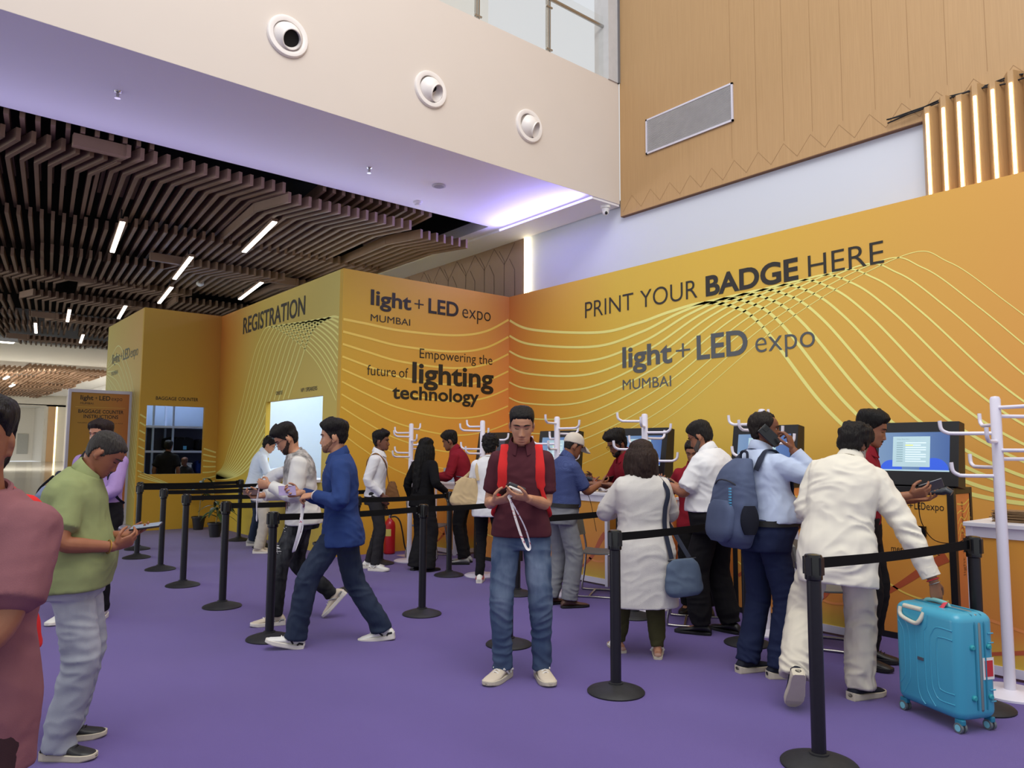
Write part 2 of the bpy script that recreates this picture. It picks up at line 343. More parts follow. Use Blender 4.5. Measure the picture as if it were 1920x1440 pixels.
b = MB(); b.box((-14, 9.86, 6.5), (7.62, 32, 6.6)); b.box((-14, 9.85, 5.5), (7.62, 9.87, 6.6)); b.box((7.6, 9.86, 5.5), (7.62, 32, 6.6)); b.build('ceiling_plenum', M_dark, kind='structure')
# slatted ceiling: rafts of parallel slats, in staggered rows
M_slat = mat('walnut_slat', (134, 108, 88), .6, var=.12, scale=3); M_slat2 = mat('oak_slat', (150, 118, 92), .6, var=.1, scale=3)
D7 = Vector((.132, .991, 0)).normalized(); P7 = Vector((.991, -.132, 0)).normalized(); rot7 = Matrix((P7, D7, (0, 0, 1))).transposed()
ceil = thing('ceiling_slatted', '', ''); del ceil['label'], ceil['category']; struct(ceil)
rs = random.Random(3); DN = Vector((-.21, .978, 0)).normalized()
def slat(b, a, c, w=.05, h=.15):
    d = (c - a); s = Vector((d.y, -d.x, 0)).normalized() * (w / 2); u = Vector((0, 0, h))
    b.add([a - s, a + s, c + s, c - s, a - s + u, a + s + u, c + s + u, c - s + u], [(0, 3, 2, 1), (4, 5, 6, 7), (0, 1, 5, 4), (1, 2, 6, 5), (2, 3, 7, 6), (3, 0, 4, 7)])
for j in range(9):
    for g in range(-4, 6):
        x0 = -.2 + g * 2.17 + (.9 if j % 2 else 0) + rs.uniform(-.2, .2); y0 = 10.78 + j * 2.5 + rs.choice((0, .3, .75)); z = rs.choice((5.02, 5.08, 5.14)); b = MB(); L = 3.0; bent = j == 0 or rs.random() < .4
        for i in range(14):
            c = Vector((x0, y0, z)) + P7 * (i * .155); c.y += i * .155 * .132
            if c.x > 7.4 - max(0, c.y - 14) * .02: continue
            l_ = min(L, 31.4 - c.y)
            if l_ < .4: continue
            slat(b, c, c + D7 * l_ + Vector((0, 0, .20 * l_ / L))); n_ = c - (DN * .85 if bent else D7 * .45)
            if n_.y > 9.9 and n_.x < 7.5: slat(b, n_ + Vector((0, 0, -.03)), c)
        if b.v:
            if bent and rs.random() < .6: b.box((x0 - .42, y0 - .80, z - .03), (x0 + .16, y0 - .70, z + .12))
            b.build('slat_raft', M_slat, ceil)
for g in range(-4, 6):
    b = MB(); x0 = .3 + g * 2.17
    if g in (1,): continue
    for i in range(14):
        c = Vector((x0, 9.93, 5.27)) + P7 * (i * .155); c.y = 9.93
        if c.x < 6.6: slat(b, c, c + D7 * 2.6 + Vector((0, 0, .1)))
    if b.v: b.build('slat_raft', M_slat, ceil)
# far hall
M_far = mat('far_wall', (196, 190, 176), .7, var=.02)
b = MB(); b.box((-30, 60.4, 7.4), (16, 99, 7.6)); b.box((-30, 31.6, 5.3), (16, 32, 7.4)); b.box((-30, 31.6, 7.4), (16, 60.4, 7.6)); b.build('ceiling_far', M_white, kind='structure')
b = MB(); b.box((15, 31.6, 0), (15.5, 99, 7.4)); wr = b.build('wall_far_right', M_white, kind='structure')
MB().box((14.93, 52, 0), (15, 62, 6.2)).build('veneer_panel', M_ven, wr)
b = MB(); b.box((-30, 98, 0), (6, 98.5, 7.4)); b.box((6, 98, 6.2), (15.5, 98.5, 7.4)); b.box((13.1, 98, 0), (15.5, 98.5, 6.4)); b.box((6, 106, 0), (16, 106.5, 7)); b.box((5.9, 98, 6.3), (16, 106, 6.4)); b.box((13.0, 98.5, 0), (13.2, 106, 6.3)); wf = b.build('wall_far', M_far, kind='structure')
MB().box((13.3, 97.86, 0), (14.0, 98, 6.2)).build('veneer_panel', M_ven, wf)
MB().box((14.05, 97.9, 0), (14.2, 98, 6.2)).build('led_strip', emit('warm_led_far', (255, 236, 180), 2.5), wf)
for i, x in enumerate((9.3, 11.4)): struct(MB().box((x, 105.9, .8), (x + 1.1, 106, 3.2)).build('window_%d' % (i + 1), mat('grey_grille', (150, 148, 138), .6)))
cf = thing('ceiling_far_slats', '', ''); del cf['label'], cf['category']; struct(cf); cf.location = (0, 0, 0)
for j in range(10):
    for g in range(0, 5):
        b = MB(); x0 = -2 + g * 3.0 + (1.3 if j % 2 else 0); y0 = 60.8 + j * 3.6; z = 7.12 - .1 * ((j + g) % 3)
        for i in range(10):
            x = x0 + i * .3
            if x < 12.2: b.box((x, y0, z), (x + .1, y0 + 3.9, z + .22))
        if b.v: b.build('slat_raft', M_slat2, cf)
# soffit and ceiling fittings ---------------------------------------
M_lite = emit('strip_white', (255, 246, 232), 7)
strips = [(2.67, 13.55, 'linear light strip nearest the balcony edge, brightest left'), (4.46, 12.0, 'linear light strip under the slats nearest the violet soffit'), (4.13, 15.05, 'linear light strip second in the row leading to the baggage wall'),
          (4.59, 18.0, 'linear light strip above the baggage counter wall, third in its row'), (5.9, 16.25, 'linear light strip just above the registration lettering'), (4.34, 21.0, 'small distant light strip over the wall corner beside the baggage counter'),
          (3.38, 22.5, 'upper of the two small light strips far left of the wall'), (3.02, 25.5, 'farthest left small light strip near the pale soffit'), (4.46, 27.0, 'farthest light strip, close to the side wall top')]
for x, y, lab in strips:
    t = thing('strip_light', lab, 'light', (x, y, 4.99), -math.radians(7.6), 'linear strip lights in the slatted ceiling')
    MB().box((-.045, -1.05, .004), (.045, 1.05, .05)).build('housing', M_slat, t); MB().box((-.035, -1.04, -.012), (.035, 1.04, .004)).build('diffuser', M_lite, t)
    for s in (-1, 1): MB().box((-.012, s * .7 - .01, .05), (.012, s * .7 + .01, .3)).build('hanger', M_black, t)
# jet nozzles in the fascia
def jet(x, lab, z=6.02, aim=(.25, -.8, -.45), deep=.05):
    t = thing('jet_nozzle', lab, 'air nozzle', (x, 7.618, z), 0, 'round air nozzles in the balcony fascia')
    R = []; n = 40
    for r, y in ((.165, .0), (.17, -.03), (.19, -.04), (.225, -.035), (.235, -.02), (.235, 0)): R.append([(r * math.cos(a * 2 * PI / n), y, r * math.sin(a * 2 * PI / n)) for a in range(n)])
    MB().rings(R, False, False).build('flange', mat('nozzle_white', (236, 230, 226), .35, var=.01), t, True)
    d = Vector(aim).normalized(); u = d.orthogonal().normalized(); v = d.cross(u); c = Vector((0, .03, 0)); S = []
    for th in (1.75, 1.5, 1.25, 1.0, .85, .72): S.append([c + d * (.165 * math.cos(th)) + (u * math.cos(a * 2 * PI / n) + v * math.sin(a * 2 * PI / n)) * (.165 * math.sin(th)) for a in range(n)])
    q = .165 * math.sin(.72); S.append([c + d * (.165 * math.cos(.72) + .02) + (u * math.cos(a * 2 * PI / n) + v * math.sin(a * 2 * PI / n)) * q for a in range(n)])
    S.append([c + d * (.165 * math.cos(.72) + .02) + (u * math.cos(a * 2 * PI / n) + v * math.sin(a * 2 * PI / n)) * (q - .008) for a in range(n)])
    S.append([c + d * .0 + (u * math.cos(a * 2 * PI / n) + v * math.sin(a * 2 * PI / n)) * (q - .015) for a in range(n)])
    S = [[Vector((v_.x, min(v_.y, -.001), v_.z)) for v_ in r_] for r_ in S]
    MB().rings(S, False, False).build('swivel_ball', mat('nozzle_white', (236, 230, 226)), t, True)
    MB().add([c + d * deep + (u * math.cos(a * 2 * PI / n) + v * math.sin(a * 2 * PI / n)) * (q - .013) for a in range(n)], [tuple(range(n))]).build('throat', M_dark, t)
jet(3.07, 'round white air nozzle high on the fascia, largest and leftmost', aim=(.12, -.85, -.45), deep=.11); jet(4.94, 'round white air nozzle in the middle of the fascia', aim=(.38, -.8, -.42)); jet(6.58, 'round white air nozzle nearest the oak veneer wall', aim=(.5, -.75, -.4))
# vent grille on veneer
t = thing('vent_grille', 'white rectangular louvred air vent on the oak veneer wall', 'vent', (8.45, 6.315, 6.2))
b = MB(); w2, h2 = .755, .27
for a, c in (((-w2, -h2), (w2, -h2 + .025)), ((-w2, h2 - .025), (w2, h2)), ((-w2, -h2), (-w2 + .025, h2)), ((w2 - .025, -h2), (w2, h2))): b.box((-.025, a[0], a[1]), (0, c[0], c[1]))
b.build('frame', M_alu, t); b = MB()
for z in np.arange(-h2 + .03, h2 - .02, .019): b.obox((-.012, 0, z), (.02, 2 * w2 - .05, .004), Matrix.Rotation(.6, 3, 'Y'))
b.build('louvres', mat('grille_grey', (222, 222, 222), .4, .3), t); MB().box((-.002, -w2, -h2), (.0, w2, h2)).build('backing', mat('grille_back', (176, 174, 172), .7), t)
# fluted panel with led lines
t = thing('fluted_light_panel', 'pleated oak wall panel with glowing vertical light lines at upper right', 'wall panel', (8.45, 3.2, 3.4))
L_ = [3.11, 2.95, 2.80, 2.65, 2.49, 2.33, 2.17, 2.01, 1.85, 1.69]; b = MB()
for i, y in enumerate(L_):
    a = y + .085 - 3.2; c = y - .075 - 3.2; m_ = y - 3.2; tz = 1.80 + (.0, .05)[i % 2] + .008 * i
    V = [(-.02, a, 0), (-.13, m_ + .02, 0), (-.13, m_ - .03, 0), (-.02, c, 0), (0, c, 0), (0, a, 0)]
    b.add(V + [(p[0], p[1], tz) for p in V], [tuple(range(5, -1, -1)), tuple(range(6, 12))] + [(q, (q + 1) % 6, (q + 1) % 6 + 6, q + 6) for q in range(6)])
b.build('pleats', M_ven, t)
for i, y in enumerate(L_): MB().box((-.138, y - .017 - 3.2, 0), (-.128, y + .007 - 3.2, 1.72 + .008 * i)).build('led_line', emit('warm_white_led', (255, 244, 205), 9), t)
b = MB(); rr = random.Random(5)
for q in range(3): b.tube(catmull([(-.03 - .02 * q, .35 - .3 * i, 1.82 + rr.uniform(-.03, .05)) for i in range(6)], 5), .008, 6)
b.build('cables', M_black, t, True)
# small soffit fittings
t = thing('dome_camera', 'white dome security camera under the soffit beside the veneer wall', 'camera', (8.24, 7.72, 5.275))
MB().lathe([(.075, 0), (.075, -.045), (.06, -.05), (.055, -.09), (.045, -.105)], n=24).build('housing', M_white, t, True); MB().ball((0, 0, -.105), (.05, .05, .055), 16).build('dome', M_white, t, True); MB().ball((-.018, -.03, -.128), (.026, .022, .028), 10).build('lens', M_blackgloss, t, True)
for x, y, z, lab in ((1.63, 8.62, 5.31, 'small sprinkler head on the soffit far left'), (4.75, 8.8, 5.31, 'small sprinkler head on the violet soffit near the slats')):
    t = thing('sprinkler_head', lab, 'sprinkler', (x, y, z)); MB().lathe([(.04, 0), (.035, -.012), (.015, -.015), (.015, -.05), (.01, -.07)], n=16).build('body', M_chrome, t, True); MB().lathe([(.03, -.07), (.03, -.075)], n=16).build('deflector', M_chrome, t)
t = thing('ceiling_speaker', 'flat round grey ceiling speaker on the violet soffit', 'speaker', (5.85, 8.75, 5.31)); MB().lathe([(.1, 0), (.1, -.012), (.085, -.018)], n=32).build('ring', mat('speaker_grey', (186, 184, 190), .6), t, True); MB().lathe([(.084, -.017), (.03, -.022)], n=32).build('grille', mat('speaker_mesh', (150, 148, 158), .8), t, True)
t = thing('smoke_detector', 'white smoke detector on the soffit edge above the slats', 'detector', (6.0, 9.55, 5.31)); MB().lathe([(.07, 0), (.07, -.02), (.05, -.03), (.045, -.06), (.02, -.065)], n=24).build('body', M_white, t, True); MB().lathe([(.047, -.035), (.047, -.05)], n=24).build('vent_band', M_black, t)
t = thing('smoke_detector', 'small white detector hanging among the dark slats', 'detector', (5.05, 17.0, 5.12)); MB().lathe([(.08, .1), (.08, .02), (.05, 0), (.02, -.02)], n=20).build('body', M_white, t, True)
# far soffit downlights
for i, (x, y, lab) in enumerate(((4.0, 40, 'bright square downlight on the far white soffit, nearest the wall'), (1.4, 42, 'bright downlight at the left end of the far white soffit'), (4.2, 49, 'bright downlight on the far white soffit, deepest one'))):
    tag(MB().box((x, y, 7.36), (x + .7, y + 1.1, 7.4)).build('ceiling_downlight', emit('down_white', (255, 244, 226), 7)), lab, 'light')
for i, (x, y, lab) in enumerate(((2.8, 38.5, 'grey ceiling vent on the far soffit'), (4.0, 45, 'grey ceiling hatch behind the first far downlight'))):
    tag(MB().box((x, y, 7.37), (x + .9, y + .5, 7.4)).build('ceiling_vent', mat('grey_grille', (150, 148, 138))), lab, 'vent')
for i, (x, y) in enumerate(((4.4, 62.5), (1.6, 64), (6.2, 66), (3.6, 69), (7.4, 74), (4.6, 78), (5.2, 86))):
    tag(MB().box((x, y, 6.72), (x + .18, y + 2.6, 6.8)).build('far_strip_light', M_lite), 'tiny strip light in the far oak slat ceiling, %s from the front' % ('first second third fourth fifth sixth seventh'.split()[i]), 'light', 'strip lights of the far oak ceiling')
# glass railing on the balcony
gl = N('rail_glass'); tr = gl.n('ShaderNodeBsdfTransparent'); tr.inputs[0].default_value = (.985, .99, .985, 1); gs = gl.n('ShaderNodeBsdfGlossy'); gs.inputs['Roughness'].default_value = .02; fr = gl.n('ShaderNodeValue'); fr.outputs[0].default_value = .06
mx = gl.n('ShaderNodeMixShader'); gl.l(fr, 0, mx, 0); gl.l(tr, 0, mx, 1); gl.l(gs, 0, mx, 2); gl.l(mx, 0, gl.t.nodes['Material Output'], 'Surface'); M_glass = gl.m
t = thing('glass_railing', 'steel and clear glass balustrade on top of the balcony fascia', 'railing', (0, 7.72, 7.25))
for x in (3.1, 4.42, 5.74, 7.04, 8.36):
    b = MB()
    for dx in (-.022, .022): b.obox((x + dx, 0, .45), (.014, .05, .9))
    p = b.build('post', M_chrome, t)
    for z in (.1, .75): MB().tube([(x - .06, -.02, z), (x + .06, -.02, z)], .016, 10).build('clamp', M_chrome, p, True)
for x in (3.1, 4.42, 5.74, 7.04): MB().box((x + .05, -.02, .03), (x + 1.27, -.008, 1.05 if x > 7 else .95)).build('glass_panel', M_glass, t)
MB().tube([(-2, 0, .9), (8.4, 0, .9)], .028, 14).build('handrail', M_chrome, t, True)

# ================================================================== PEOPLE
def sm(x, a, b): return np.clip((np.asarray(x, float) - a) / (b - a), 0, 1) ** 2 * (3 - 2 * np.clip((np.asarray(x, float) - a) / (b - a), 0, 1))
def gz(x, c, s): return np.exp(-((x - c) / s) ** 2)
HEADP = np.array([  # z, front y, back y, half width (metres, pivot at the top of the neck)
 [-.068, .070, .030, .012], [-.062, .084, .010, .030], [-.052, .091, -.006, .041], [-.035, .0935, -.032, .051], [-.015, .0925, -.060, .058], [.005, .0915, -.078, .0635],
 [.030, .090, -.091, .068], [.055, .0885, -.099, .0715], [.075, .092, -.103, .0735], [.100, .088, -.102, .0745], [.120, .076, -.094, .071], [.138, .057, -.078, .062], [.150, .036, -.056, .047], [.158, .012, -.030, .026], [.161, -.005, -.012, .006]])
NA, NZ = 72, 64
def head_grid(feat=True, wide=1.0):
    z = np.concatenate([np.linspace(-.068, .12, 46, endpoint=False), .161 - .041 * (1 - np.linspace(0, 1, 18)) ** 2])
    F, B, W = (np.interp(z, HEADP[:, 0], HEADP[:, i]) for i in (1, 2, 3))
    for _ in range(2):
        for q in (F, B, W): q[1:-1] = .25 * q[:-2] + .5 * q[1:-1] + .25 * q[2:]
    a = np.linspace(0, 2 * PI, NA, endpoint=False); A, Z = np.meshgrid(a, z)
    s, c = np.sin(A), np.cos(A); e = 2 / 2.35
    X = W[:, None] * np.sign(s) * np.abs(s) ** e * wide; mid = ((F + B) / 2)[:, None]; hf = ((F - B) / 2)[:, None]
    Y = mid + hf * np.sign(c) * np.abs(c) ** e
    if feat:
        fr = sm(Y, .02, .06)
        nose = np.interp(Z, [-.012, -.004, .004, .010, .018, .035, .055, .068], [0, .006, .019, .0235, .021, .013, .005, 0]) * np.exp(-(X / np.interp(Z, [-.01, .008, .03, .06], [.016, .0125, .0085, .0075])) ** 2)
        nose += .007 * (gz(X, .0115, .006) + gz(X, -.0115, .006)) * gz(Z, .004, .007)
        eye = -.0085 * (gz(X, .031, .015) + gz(X, -.031, .015)) * gz(Z, .053, .011)
        brow = .004 * gz(Z, .073, .009) * np.exp(-(np.abs(X) / .047) ** 4)
        lip = (.006 * gz(Z, -.0185, .0048) + .0065 * gz(Z, -.0305, .0055) - .003 * gz(Z, -.0245, .002)) * np.exp(-(X / .023) ** 4)
        chin = .006 * gz(Z, -.053, .012) * gz(X, 0, .02); cheek = .0035 * (gz(X, .045, .02) + gz(X, -.045, .02)) * gz(Z, .022, .018)
        phil = -.0015 * gz(X, 0, .004) * gz(Z, -.01, .006)
        Y = Y + fr * (nose + eye + brow + lip + chin + cheek + phil)
    return A, Z, X, Y
def grid_faces(nz, na):
    f = [(j * na + i, j * na + (i + 1) % na, (j + 1) * na + (i + 1) % na, (j + 1) * na + i) for j in range(nz - 1) for i in range(na)]
    return f + [tuple(range(na - 1, -1, -1)), tuple(range((nz - 1) * na, nz * na))]
GF = grid_faces(NZ, NA)
def fibers(p, sc, seed):
    return np.array([noise.noise(Vector((q[0] * sc[0] + seed, q[1] * sc[1], q[2] * sc[2]))) for q in p])
def shell(mask_fn, th_fn, seed=0, rough=.0025, sc=(90, 90, 30)):
    """hair or beard: the head surface pushed out by a thickness inside a mask and sunk under the skin elsewhere"""
    A, Z, X, Y = head_grid(False); ang = np.minimum(A, 2 * PI - A) / PI * 180
    m = mask_fn(ang, Z); t = th_fn(ang, Z)
    P = np.stack([X, Y, Z], -1).reshape(-1, 3); c = np.array([0, -.005, .045]); d = P - c; d /= np.linalg.norm(d, axis=1)[:, None]
    n = fibers(P, sc, seed) * rough * 1.6 + fibers(P, (28, 28, 28), seed + 9) * rough * 1.8
    off = (m * t).ravel() + n * m.ravel() - (1 - m.ravel()) * .012
    P = P + d * off[:, None]
    return P, m.ravel()
def hair_mask(front=.112, temple=.075, side=.028, nape=-.03, recede=0):
    def fn(a, z):
        line = np.interp(a, [0, 25 + recede, 48, 62, 74, 82, 90, 100, 112, 125, 180], [front, front + recede * .0006, front - .01, temple, temple - .012, side, side - .004, side + .03, side + .005, nape + .01, nape])
        w_ = 3.0 * np.sin(a * .33) + 2.2 * np.sin(a * .81 + 1.3); return sm(z, line - .008 + .0007 * w_, line + np.where(a < 70, .016, .006) + .0007 * w_)
    return fn

_hz, _hF, _hB, _hW = HEADP[:, 0], HEADP[:, 1], HEADP[:, 2], HEADP[:, 3]
def face_y(x, z):
    f, b, w = (float(np.interp(z, _hz, q)) for q in (_hF, _hB, _hW)); r = min(.97, abs(x) / w); y = (f + b) / 2 + (f - b) / 2 * (1 - r ** 2.35) ** (1 / 2.35)
    return y - .0085 * float(gz(abs(x), .031, .015) * gz(z, .053, .011)) + .004 * float(gz(z, .073, .009) * math.exp(-(abs(x) / .047) ** 4))
class Rig: pass
def rotm(x=0, y=0, z=0): return np.array(Euler((math.radians(x), math.radians(y), math.radians(z)), 'ZYX').to_matrix())
def V3(p): return np.array(p, float)
def nrm(v): v = V3(v); return v / (np.linalg.norm(v) + 1e-12)
def ik(a, b, l1, l2, pole):
    a, b = V3(a), V3(b); d = b - a; L = np.linalg.norm(d); mx = (l1 + l2) * .999
    if L > mx: b = a + d / L * mx; d = b - a; L = mx
    u = d / L; x = (l1 * l1 - l2 * l2 + L * L) / (2 * L); h = math.sqrt(max(0, l1 * l1 - x * x))
    p = V3(pole) - u * np.dot(pole, u); p = nrm(p); return a + u * x + p * h, b
def remesh(mb, voxel, smooth_it=2):
    me = bpy.data.meshes.new('tmp'); me.from_pydata([tuple(map(float, p)) for p in mb.v], [], mb.f); me.update()
    o = bpy.data.objects.new('tmp', me); COL.objects.link(o)
    r = o.modifiers.new('r', 'REMESH'); r.mode = 'VOXEL'; r.voxel_size = voxel
    if smooth_it: s = o.modifiers.new('s', 'SMOOTH'); s.iterations = smooth_it; s.factor = .5
    out = bpy.data.meshes.new_from_object(o.evaluated_get(bpy.context.evaluated_depsgraph_get()))
    bpy.data.objects.remove(o); bpy.data.meshes.remove(me); return out
def part(name, me, m, parent, smooth=True):
    me.name = name; me.materials.clear()
    for x in (m if isinstance(m, (list, tuple)) else [m]): me.materials.append(x)
    if smooth: me.polygons.foreach_set('use_smooth', [True] * len(me.polygons))
    o = bpy.data.objects.new(name, me); COL.objects.link(o)
    if parent: o.parent = parent
    return o
def wrinkle(me, amp, seed, sc=(7, 7, 15), spots=()):
    n = len(me.vertices); co = np.empty(n * 3); me.vertices.foreach_get('co', co); co = co.reshape(-1, 3)
    nm = np.empty(n * 3); me.vertices.foreach_get('normal', nm); nm = nm.reshape(-1, 3); d = np.zeros(n)
    for i in range(n):
        p = co[i]; w = noise.noise(Vector((p[0] * 4 + seed, p[1] * 4, p[2] * 4)))
        q = noise.noise(Vector((p[0] * sc[0] + seed + w * 1.6, p[1] * sc[1] + w, p[2] * sc[2] + w * 1.8)))
        q2 = noise.noise(Vector((p[0] * 17 + seed, p[1] * 17, p[2] * 21 + w * 2)))
        d[i] = (1 - 2 * abs(q)) * .75 - .3 + q2 * .3
    a = np.full(n, amp)
    for c, r, k in spots: a += amp * k * np.exp(-(np.linalg.norm(co - V3(c), axis=1) / r) ** 2)
    co = co + nm * (d * a)[:, None]; me.vertices.foreach_set('co', co.ravel()); me.update()

def limb(mb, pts, n=14, flat=1.0, ref=None):
    """tapering limb through (point, radius) samples with rounded ends"""
    P = [V3(p) for p, r in pts]; Rr = [r if isinstance(r, tuple) else (r * flat, r) for p, r in pts]
    path = []; rad = []
    def cap(p, d, r, first):
        for t in ((.98, .2), (.8, .6), (.45, .89)): path.append(p + d * r[1] * t[0] * .8); rad.append((r[0] * t[1], r[1] * t[1]))
    cap(P[0], nrm(P[0] - P[1]), Rr[0], True)
    for p, r in zip(P, Rr): path.append(p); rad.append(r)
    k = len(path); cap(P[-1], nrm(P[-1] - P[-2]), Rr[-1], False); path[k:] = path[k:][::-1]; rad[k:] = rad[k:][::-1]
    mb.tube(path, rad, n, ref=ref)
def bez(a, b, c, n=7, k=.16):
    """two straight bones a-b-c with a rounded joint"""
    a, b, c = V3(a), V3(b), V3(c); out = []
    for t in np.linspace(0, 1 - k, n): out.append(a + (b - a) * t)
    p0 = a + (b - a) * (1 - k); p1 = b + (c - b) * k
    for t in (.25, .5, .75): out.append((1 - t) ** 2 * p0 + 2 * t * (1 - t) * b + t * t * p1)
    for t in np.linspace(k, 1, n): out.append(b + (c - b) * t)
    return out
def radii(path, prof):
    L = np.concatenate([[0], np.cumsum([np.linalg.norm(path[i + 1] - path[i]) for i in range(len(path) - 1)])]); L /= L[-1]
    return [float(np.interp(t, [p[0] for p in prof], [p[1] for p in prof])) for t in L]

TORSO = np.array([  # height over the hips, half width, front, back
 [-.16, .160, .100, .118], [-.08, .172, .112, .128], [0, .170, .112, .122], [.08, .158, .108, .108], [.15, .152, .106, .100], [.24, .160, .112, .104], [.33, .174, .118, .110], [.40, .184, .110, .108], [.455, .172, .088, .096], [.50, .125, .064, .080], [.53, .078, .052, .064], [.56, .060, .052, .058]])
def spine(R, h):
    """point and frame of the spine at height h over the hips"""
    k = R.k; f = np.clip(h / (.34 * k), 0, 1); f = f * f * (3 - 2 * f)
    p = R.pel.copy(); steps = 8; prev = 0; last = rotm(0, 0, R.yaw)
    for i in range(1, steps + 1):
        hh = h * i / steps; f = np.clip(hh / (.34 * k), 0, 1); f = f * f * (3 - 2 * f)
        M = rotm(0, 0, R.yaw + R.twist * f) @ rotm(-R.lean * (.35 + .65 * f) - R.hunch * max(0, (hh / k - .3)) / .25, R.roll * (.3 + .7 * f), 0)
        p = p + M @ V3((0, 0, h / steps)); last = M
    return p, last
def torso_rings(R, h0, h1, grow, belly=0, girth=1.0, n=28, flare=0, step=.035, blk=0):
    k = R.k; out = []; hs = list(np.arange(h0, h1, step)) + [h1]
    for h in hs:
        w, f, b = (np.interp(h, TORSO[:, 0], TORSO[:, i]) for i in (1, 2, 3)); g = girth * R.girth
        if h < .38: f += belly * math.exp(-((h - .10) / .13) ** 2); w += belly * .35 * math.exp(-((h - .10) / .14) ** 2)
        if R.bust and .2 < h < .45: f += R.bust * math.exp(-((h - .32) / .06) ** 2)
        if h < .1: fl = flare * (.1 - h) / .26; w += fl; f += fl; b += fl
        w = w * g * (R.sw if h > .25 else 1 + (R.sw - 1) * max(0, h) / .25) * k + grow; f = f * g * k + grow; b = b * g * k + grow
        p, M = spine(R, h * k); ring = []
        for i in range(n):
            a = 2 * PI * i / n; s, c = math.sin(a), math.cos(a); e = 2 / 2.5
            x = w * math.copysign(abs(s) ** e, s); y = (f if c > 0 else b) * math.copysign(abs(c) ** e, c)
            ring.append(p + M @ V3((x, y, 0)))
        out.append(ring)
    return out
def make_hand(mb, w, f, n, side, k, curl=.5, spread=.06, thumb=.5, scale=1.0, curls=None):
    """palm, four bent fingers and a thumb; w wrist, f finger direction, n palm normal, side +1 right, -1 left. Returns grip centre"""
    f = nrm(f); n = nrm(V3(n) - f * np.dot(n, f)); t = np.cross(f, n) * side; s = k * scale
    mb.tube([w - f * .02 * s, w, w + f * .03 * s, w + f * .065 * s, w + f * .092 * s, w + f * .1 * s], [(.024 * s, .019 * s), (.027 * s, .019 * s), (.035 * s, .017 * s), (.041 * s, .0155 * s), (.040 * s, .013 * s), (.03 * s, .006 * s)], 14, ref=t)
    mb.ball(w + f * .035 * s + t * .022 * s + n * .008 * s, .017 * s, 10)
    tips = []
    for i, (L, r) in enumerate(((.071, .0088), (.079, .009), (.073, .0086), (.057, .0077))):
        q = w + f * (.088, .094, .090, .080)[i] * s + t * (.0305 - .0205 * i) * s; a = (1.5 - i) * spread; c = (curls[i] if curls else curl) * (1 + .08 * i); ang = 0
        d0 = nrm(f + t * a); P = [(q - d0 * .012 * s, r * s)]; ang = 0
        for j, (seg, bend) in enumerate(((.45, .9), (.31, 1.15), (.26, .75))):
            ang += c * bend; d = d0 * math.cos(ang) + n * math.sin(ang); P.append((q, r * s * (1.04 - .06 * j))); q = q + d * L * seg * s
        P.append((q, r * s * .82)); limb(mb, P, 8); tips.append(q)
    q = w + f * .022 * s + t * .026 * s; d = nrm(t * .75 + f * .62 + n * (.25 + .35 * thumb)); P = [(q - d * .005, .0135 * s)]; q = q + d * .042 * s; P.append((q, .0112 * s))
    d = nrm(t * (.55 - .55 * thumb) + f * .8 + n * (.25 + .45 * thumb)); q = q + d * .032 * s; P.append((q, .0098 * s)); d = nrm(t * (.35 - .6 * thumb) + f * .85 + n * (.25 + .3 * thumb)); q = q + d * .025 * s; P.append((q, .0078 * s)); limb(mb, P, 8)
    return w + f * .095 * s + n * .03 * s, t
